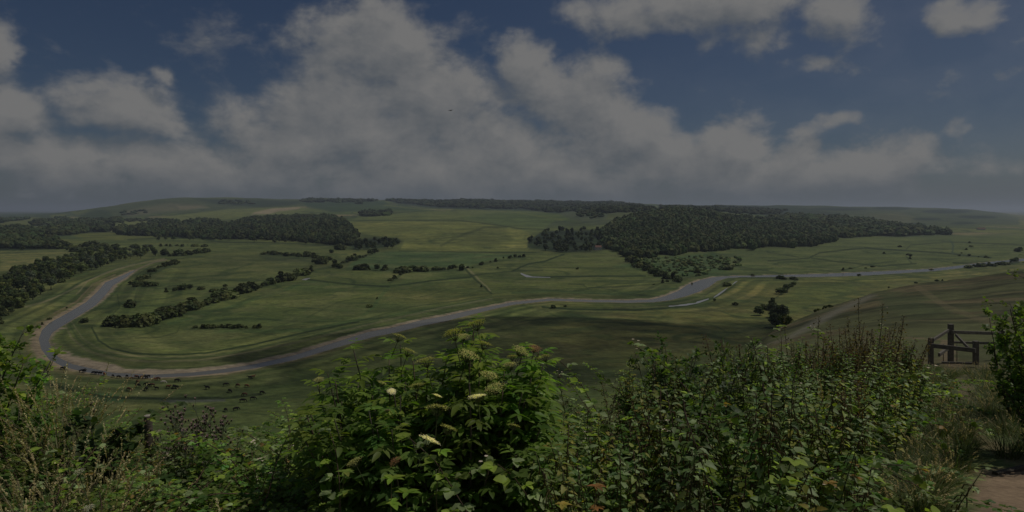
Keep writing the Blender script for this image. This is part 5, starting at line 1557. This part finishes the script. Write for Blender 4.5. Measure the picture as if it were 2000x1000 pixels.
# ---------------------------------------------------------------- woodwork
wood_m = simple_mat('weathered_wood', (.10, .085, .066), .85, .15, .35, 7, .6, (1, 1, 6))
wood_top = simple_mat('sawn_wood', (.40, .36, .29), .85, .15, .2, 30, .3)
wood_d = simple_mat('gate_timber', (.165, .15, .125), .85, .15, .35, 6, .6, (2, 2, 2))
X, Y, z = atpx(288.5, 4.9, 815); zt = EYE + float(slope(812)) * Y
post = empty('fence_post', (X, Y, z)); tag(post, 'short round weathered fence post with pale sawn top among the thistles', 'post')
mb = MB(); H = zt - z; rp_ = .030
mb.tube([(0, 0, -.2), (0, 0, H * .5), (.003, 0, H - .004), (.003, 0, H)], [rp_ * 1.02, rp_, rp_, rp_ * .93], sides=18); mb.obj('shaft', wood_m, post)
mb = MB(); a = np.linspace(0, 2 * math.pi, 19)[:-1]
V = [(0.003, 0, H + .006)] + [(rp_ * .95 * math.cos(t) + .003, rp_ * .95 * math.sin(t), H + .003) for t in a]
mb.add(V, None, [(0, i + 1, (i + 1) % 18 + 1) for i in range(18)]); mb.obj('sawn_top', wood_top, post, False)

gate = empty('kissing_gate', P(1857, 706, 19.5)); tag(gate, 'weathered wooden kissing gate with tall main post at the top of the earth path', 'gate')
go_ = Vector(gate.location)
def gbeam(part, a, b, w_, h_, mat=wood_d, up=(0, 0, 1)):
    mb = MB(); mb.box_between(np.array(P(*a) - go_), np.array(P(*b) - go_), w_, h_, up=up, jit=.006); return mb.obj(part, mat, gate, False)
gbeam('post', (1857, 712, 19.5), (1857, 633, 19.5), .135, .13)
gbeam('post', (1818, 712, 18.4), (1818, 660, 18.4), .12, .12)
gbeam('post', (1906, 712, 17.4), (1906, 666, 17.4), .125, .12)
gbeam('post', (1957, 700, 20.5), (1957, 641, 20.5), .12, .12)
gbeam('rail', (1859, 648.5, 19.38), (1955, 651.5, 20.4), .05, .10)
gbeam('rail', (1822, 664, 18.35), (1852, 645.5, 19.35), .05, .09)
gbeam('rail', (1815, 674.5, 18.25), (1905, 684.5, 17.25), .05, .12)
gbeam('rail', (1861, 668.5, 19.6), (1955, 671, 20.4), .05, .07)
gbeam('rail', (1840, 708, 18.2), (1905, 710, 17.5), .06, .06)
gbeam('brace', (1867, 654, 19.3), (1892, 680, 18.4), .045, .08)
gbeam('brace', (1834, 693, 18.3), (1852, 680, 19.2), .06, .10)
for x in (1843, 1868, 1869.5, 1842):
    mb = MB(); mb.tube([P(x, 706, 19.2) - go_, P(x, 672, 19.2) - go_], .006, sides=5); mb.obj('wire', wood_d, gate)
p0, p1 = P(1942, 932.5, 5.55), P(2040, 911, 5.9)
st = empty('wooden_step', p0); tag(st, 'old timber step edging the bare earth path at the bottom right corner', 'step')
mb = MB(); mb.box_between((0, 0, 0), np.array(p1 - p0), .05, .10, jit=.006); mb.obj('board', wood_m, st, False)
for t in (.15, .8):
    q = (p1 - p0) * t + Vector((0, -.06, 0)); mb = MB(); mb.tube([q + Vector((0, 0, -.2)), q + Vector((0, 0, .035))], .018, sides=8); mb.obj('peg', wood_m, st)
SKY_STR, SUN_STR, EXPO, HAZE = 0.095, 4.8, -1.85, 6.2e-5
SKY_TINT = (.48, .54, .66)
CLOUD_LIT, CLOUD_DARK, HORIZON = (6.6, 6.5, 6.35), (3.5, 3.85, 4.25), (3.1, 3.65, 4.35)
CLOUDS = [(30, 420, 190, 95, 1.0, .25), (330, 330, 120, 60, 5.0, .1)]
# ---------------------------------------------------------------- sky, sun, air
SUN_EL, SUN_AZ = math.radians(58), math.radians(72)      # azimuth clockwise from the view direction (+Y)
w = bpy.data.worlds.new("World"); scene.world = w; w.use_nodes = True
nt = w.node_tree; nt.nodes.clear()
out = nd(nt, 'ShaderNodeOutputWorld'); bg = nd(nt, 'ShaderNodeBackground')
nt.links.new(bg.outputs[0], out.inputs[0])
bg.inputs['Strength'].default_value = SKY_STR
sky = nd(nt, 'ShaderNodeTexSky', sky_type='NISHITA', sun_disc=False, sun_elevation=SUN_EL, sun_rotation=SUN_AZ, altitude=100.0, air_density=1.0, dust_density=.6, ozone_density=2.0)
tc = nd(nt, 'ShaderNodeTexCoord')
sep = nd(nt, 'ShaderNodeSeparateXYZ'); nt.links.new(tc.outputs['Generated'], sep.inputs[0])
az = nd(nt, 'ShaderNodeMath', operation='ARCTAN2'); nt.links.new(sep.outputs[0], az.inputs[0]); nt.links.new(sep.outputs[1], az.inputs[1])
el = nd(nt, 'ShaderNodeMath', operation='ARCSINE'); nt.links.new(sep.outputs[2], el.inputs[0])
pos = nd(nt, 'ShaderNodeCombineXYZ'); nt.links.new(az.outputs[0], pos.inputs[0]); nt.links.new(el.outputs[0], pos.inputs[1])
def ae(px, py):
    u = (px - 1000) / F; b = (500 - py) / F
    dx, dy, dz = u, math.cos(PITCH) + b * math.sin(PITCH), -math.sin(PITCH) + b * math.cos(PITCH)
    return math.atan2(dx, dy), math.atan2(dz, math.hypot(dx, dy))
# cloud masses: centre (px, py), radii, weight
BL = [(-20,200,120,85,1.1),(5,100,45,60,.9),(60,300,170,55,.9),(245,195,120,62,1.05),(325,138,34,26,.8),(300,235,100,40,.7),(230,312,260,50,.95),(480,255,75,50,1.0),(570,225,110,60,.95),(640,290,260,70,1.0),
 (690,160,90,80,.85),(770,130,120,110,.85),(740,20,85,70,.75),(860,190,150,90,.9),(900,300,260,90,1.0),(1030,130,70,60,1.0),(1100,190,110,80,1.05),(1180,270,140,80,1.1),(1400,290,130,58,1.1),(1330,330,260,60,1.0),
 (1560,300,75,50,1.0),(1690,320,120,55,1.0),(1780,300,70,40,.85),(1640,240,55,26,.75),(1880,262,42,30,.6),(1560,130,70,30,.6),(1350,15,260,60,.95),(1170,30,110,50,.7),(1620,30,100,50,.85),(1880,15,110,50,.95),
 (900,345,900,60,.9),(300,330,420,50,.85),(800,220,260,120,.95),(720,90,150,110,.95),(640,200,110,70,.95),(960,330,400,80,1.0),(1480,340,400,50,1.0),(1500,372,420,30,.75),(64,370,22,9,.75),(124,373,24,8,.75),(300,368,140,18,.6),(1900,340,110,30,.35),(1700,80,80,60,.5),(1450,70,200,40,.6),(1640,50,160,40,.6)]
# beyond the frame, so that light and reflections are even
BLX = [(-1.6,.25,.35,.15,1.0),(-2.4,.5,.4,.25,.9),(1.4,.2,.3,.12,1.0),(2.2,.35,.4,.2,1.0),(3.0,.6,.5,.25,.9),(-3.0,.2,.5,.15,1.0),(-.5,.85,.5,.16,.8),(.3,.62,.35,.1,.8)]
cg = bpy.data.node_groups.new('cloud_density', 'ShaderNodeTree')
cg.interface.new_socket('P', in_out='INPUT', socket_type='NodeSocketVector')
cg.interface.new_socket('D', in_out='OUTPUT', socket_type='NodeSocketFloat')
gi = nd(cg, 'NodeGroupInput'); go = nd(cg, 'NodeGroupOutput')
wn_ = nd(cg, 'ShaderNodeTexNoise', i_Scale=7.0, i_Detail=5.0, i_Roughness=.6)
cg.links.new(gi.outputs[0], wn_.inputs['Vector'])
wsub = nd(cg, 'ShaderNodeVectorMath', operation='SUBTRACT'); wsub.inputs[1].default_value = (.5, .5, .5)
cg.links.new(wn_.outputs['Color'], wsub.inputs[0])
wmu = nd(cg, 'ShaderNodeVectorMath', operation='MULTIPLY_ADD'); wmu.inputs[1].default_value = (.11, .07, 0)
cg.links.new(wsub.outputs[0], wmu.inputs[0]); cg.links.new(gi.outputs[0], wmu.inputs[2])
acc = None
def blob(a, e, ra, re, wt):
    global acc
    s_ = nd(cg, 'ShaderNodeVectorMath', operation='MULTIPLY_ADD')
    s_.inputs[1].default_value = (1 / ra, 1 / re, 0); s_.inputs[2].default_value = (-a / ra, -e / re, 0)
    cg.links.new(wmu.outputs[0], s_.inputs[0])
    l = nd(cg, 'ShaderNodeVectorMath', operation='LENGTH'); cg.links.new(s_.outputs[0], l.inputs[0])
    m_ = nd(cg, 'ShaderNodeMapRange', interpolation_type='SMOOTHSTEP')
    m_.inputs[1].default_value = 1.75; m_.inputs[2].default_value = .15; m_.inputs[3].default_value = 0; m_.inputs[4].default_value = wt
    cg.links.new(l.outputs['Value'], m_.inputs[0])
    if acc is None: acc = m_.outputs[0]
    else:
        mx = nd(cg, 'ShaderNodeMath', operation='SMOOTH_MAX'); mx.inputs[2].default_value = .25
        cg.links.new(acc, mx.inputs[0]); cg.links.new(m_.outputs[0], mx.inputs[1]); acc = mx.outputs[0]
for cx, cy, rx, ry, wt in BL:
    a, e = ae(cx, cy); a2, _ = ae(cx + rx, cy); _, e2 = ae(cx, cy - ry)
    blob(a, e, a2 - a, e2 - e, wt)
for q in BLX: blob(*q)
n1 = nd(cg, 'ShaderNodeTexNoise', i_Scale=10.0, i_Detail=12.0, i_Roughness=.60, i_Distortion=.15)
mpn = nd(cg, 'ShaderNodeMapping'); mpn.inputs['Scale'].default_value = (1, 1.45, 1)
cg.links.new(gi.outputs[0], mpn.inputs[0]); cg.links.new(mpn.outputs[0], n1.inputs['Vector'])
ma = nd(cg, 'ShaderNodeMath', operation='MULTIPLY_ADD'); ma.inputs[1].default_value = 2.0; ma.inputs[2].default_value = -1.0
cg.links.new(n1.outputs[0], ma.inputs[0])
sm = nd(cg, 'ShaderNodeMath', operation='ADD'); cg.links.new(acc, sm.inputs[0]); cg.links.new(ma.outputs[0], sm.inputs[1])
cg.links.new(sm.outputs[0], go.inputs[0])
def dens(off):
    g_ = nd(nt, 'ShaderNodeGroup'); g_.node_tree = cg
    if off:
        a_ = nd(nt, 'ShaderNodeVectorMath', operation='ADD'); a_.inputs[1].default_value = off
        nt.links.new(pos.outputs[0], a_.inputs[0]); nt.links.new(a_.outputs[0], g_.inputs[0])
    else: nt.links.new(pos.outputs[0], g_.inputs[0])
    return g_.outputs[0]
d0 = dens(None); d1 = dens((.014, .030, 0))
cov = nd(nt, 'ShaderNodeMapRange', interpolation_type='SMOOTHSTEP'); cov.inputs[1].default_value = .20; cov.inputs[2].default_value = .88
nt.links.new(d0, cov.inputs[0])
df_ = nd(nt, 'ShaderNodeMath', operation='SUBTRACT'); nt.links.new(d0, df_.inputs[0]); nt.links.new(d1, df_.inputs[1])
lit = nd(nt, 'ShaderNodeMapRange'); lit.inputs[1].default_value = -.40; lit.inputs[2].default_value = .45
nt.links.new(df_.outputs[0], lit.inputs[0])
cc = nd(nt, 'ShaderNodeMix', data_type='RGBA')
cc.inputs[6].default_value = (*CLOUD_DARK, 1); cc.inputs[7].default_value = (*CLOUD_LIT, 1)
nt.links.new(lit.outputs[0], cc.inputs[0])
# clear sky tint and horizon whitening
tint = nd(nt, 'ShaderNodeVectorMath', operation='MULTIPLY'); tint.inputs[1].default_value = SKY_TINT
nt.links.new(sky.outputs[0], tint.inputs[0])
hz_ = nd(nt, 'ShaderNodeMapRange', interpolation_type='SMOOTHSTEP'); hz_.inputs[1].default_value = .065; hz_.inputs[2].default_value = -.02; hz_.inputs[3].default_value = 0; hz_.inputs[4].default_value = .92
nt.links.new(el.outputs[0], hz_.inputs[0])
m1 = nd(nt, 'ShaderNodeMix', data_type='RGBA')
m0 = nd(nt, 'ShaderNodeMath', operation='MULTIPLY'); m0.inputs[1].default_value = .93; nt.links.new(cov.outputs[0], m0.inputs[0]); veil = nd(nt, 'ShaderNodeMapRange', interpolation_type='SMOOTHSTEP'); veil.inputs[1].default_value = -.15; veil.inputs[2].default_value = .7; veil.inputs[4].default_value = .16
nt.links.new(az.outputs[0], veil.inputs[0])
mv = nd(nt, 'ShaderNodeMath', operation='MAXIMUM'); nt.links.new(veil.outputs[0], mv.inputs[0]); nt.links.new(m0.outputs[0], mv.inputs[1])
nt.links.new(mv.outputs[0], m1.inputs[0])
nt.links.new(tint.outputs[0], m1.inputs[6]); nt.links.new(cc.outputs[2], m1.inputs[7])
m2 = nd(nt, 'ShaderNodeMix', data_type='RGBA'); nt.links.new(hz_.outputs[0], m2.inputs[0])
nt.links.new(m1.outputs[2], m2.inputs[6]); m2.inputs[7].default_value = (*HORIZON, 1)
nt.links.new(m2.outputs[2], bg.inputs['Color'])

sun = bpy.data.lights.new('sun', 'SUN'); sun.energy = SUN_STR; sun.angle = math.radians(.53); sun.color = (1, .955, .88)
so = link(bpy.data.objects.new('sun', sun))
sd = Vector((math.sin(SUN_AZ) * math.cos(SUN_EL), math.cos(SUN_AZ) * math.cos(SUN_EL), math.sin(SUN_EL)))
so.rotation_euler = (-sd).to_track_quat('-Z', 'Y').to_euler(); so.location = (0, 0, 300)

# clouds overhead, out of the frame, that shade parts of the valley
cm, cnt_, cb = base_mat('cloud_vapour')
cb.inputs['Base Color'].default_value = (.85, .85, .87, 1); cb.inputs['Roughness'].default_value = 1
tcn = nd(cnt_, 'ShaderNodeNewGeometry')
nzc = nd(cnt_, 'ShaderNodeTexNoise', i_Scale=.012, i_Detail=6.0, i_Roughness=.62)
cnt_.links.new(tcn.outputs['Position'], nzc.inputs['Vector'])
mrc = nd(cnt_, 'ShaderNodeMapRange', interpolation_type='SMOOTHSTEP'); mrc.inputs[1].default_value = .36; mrc.inputs[2].default_value = .62; mrc.inputs[4].default_value = .62
cnt_.links.new(nzc.outputs[0], mrc.inputs[0])
trn = nd(cnt_, 'ShaderNodeBsdfTransparent'); mixc_ = nd(cnt_, 'ShaderNodeMixShader')
cnt_.links.new(mrc.outputs[0], mixc_.inputs[0]); cnt_.links.new(trn.outputs[0], mixc_.inputs[1]); cnt_.links.new(cb.outputs[0], mixc_.inputs[2])
cnt_.links.new(mixc_.outputs[0], cnt_.nodes['Material Output'].inputs['Surface'])
IV, IT = ico(5)
def cloud(tx, ty, rx, ry, seed, rot=0, alt=620.):
    k = alt / sd.z
    c = np.array([tx + sd.x * k, ty + sd.y * k, alt])
    n = fbm(IV[:, 0] * 1.7 + seed, IV[:, 1] * 1.7 + IV[:, 2] * 1.1, 4) - .5
    V = IV * (1 + n[:, None] * .9) * np.array([rx, ry, 45.])
    ca, sa = math.cos(rot), math.sin(rot)
    V = np.stack([V[:, 0] * ca - V[:, 1] * sa, V[:, 0] * sa + V[:, 1] * ca, V[:, 2]], 1)
    o = link(bpy.data.objects.new('cloud', mesh_from('cloud', V, IT, cm)))
    o.location = c; o['kind'] = 'structure'
for a in CLOUDS: cloud(*a)

# the air of the valley
hb = MB()
x0, x1, y0, y1, z0, z1 = -60000, 60000, -2000, 46000, -4, 262
hb.add([(x0,y0,z0),(x1,y0,z0),(x1,y1,z0),(x0,y1,z0),(x0,y0,z1),(x1,y0,z1),(x1,y1,z1),(x0,y1,z1)],
       [(3,2,1,0),(4,5,6,7),(0,1,5,4),(1,2,6,5),(2,3,7,6),(3,0,4,7)])
hm = bpy.data.materials.new('haze'); hm.use_nodes = True; hn = hm.node_tree
hn.nodes.remove(hn.nodes['Principled BSDF'])
pv = nd(hn, 'ShaderNodeVolumePrincipled'); pv.inputs['Density'].default_value = HAZE; pv.inputs['Color'].default_value = (.78, .87, 1.0, 1); pv.inputs['Anisotropy'].default_value = .2
hn.links.new(pv.outputs[0], hn.nodes['Material Output'].inputs['Volume'])
if HAZE > 0:
    ho = hb.obj('haze', hm, None, False); ho['kind'] = 'stuff'
    ho['label'] = 'thin pale haze filling the valley air'; ho['category'] = 'haze'

scene.view_settings.view_transform = 'Standard'; scene.view_settings.look = 'None'
scene.view_settings.exposure = EXPO; scene.view_settings.gamma = 1.0
scene.view_settings.use_curve_mapping = False
cy = scene.cycles
cy.use_denoising = True
try: cy.denoiser = 'OPENIMAGEDENOISE'
except Exception: pass
cy.max_bounces = 6; cy.diffuse_bounces = 2; cy.glossy_bounces = 2; cy.transmission_bounces = 4; cy.volume_bounces = 0; cy.transparent_max_bounces = 8
cy.sample_clamp_indirect = 4.0
cy.caustics_reflective = False; cy.caustics_refractive = False
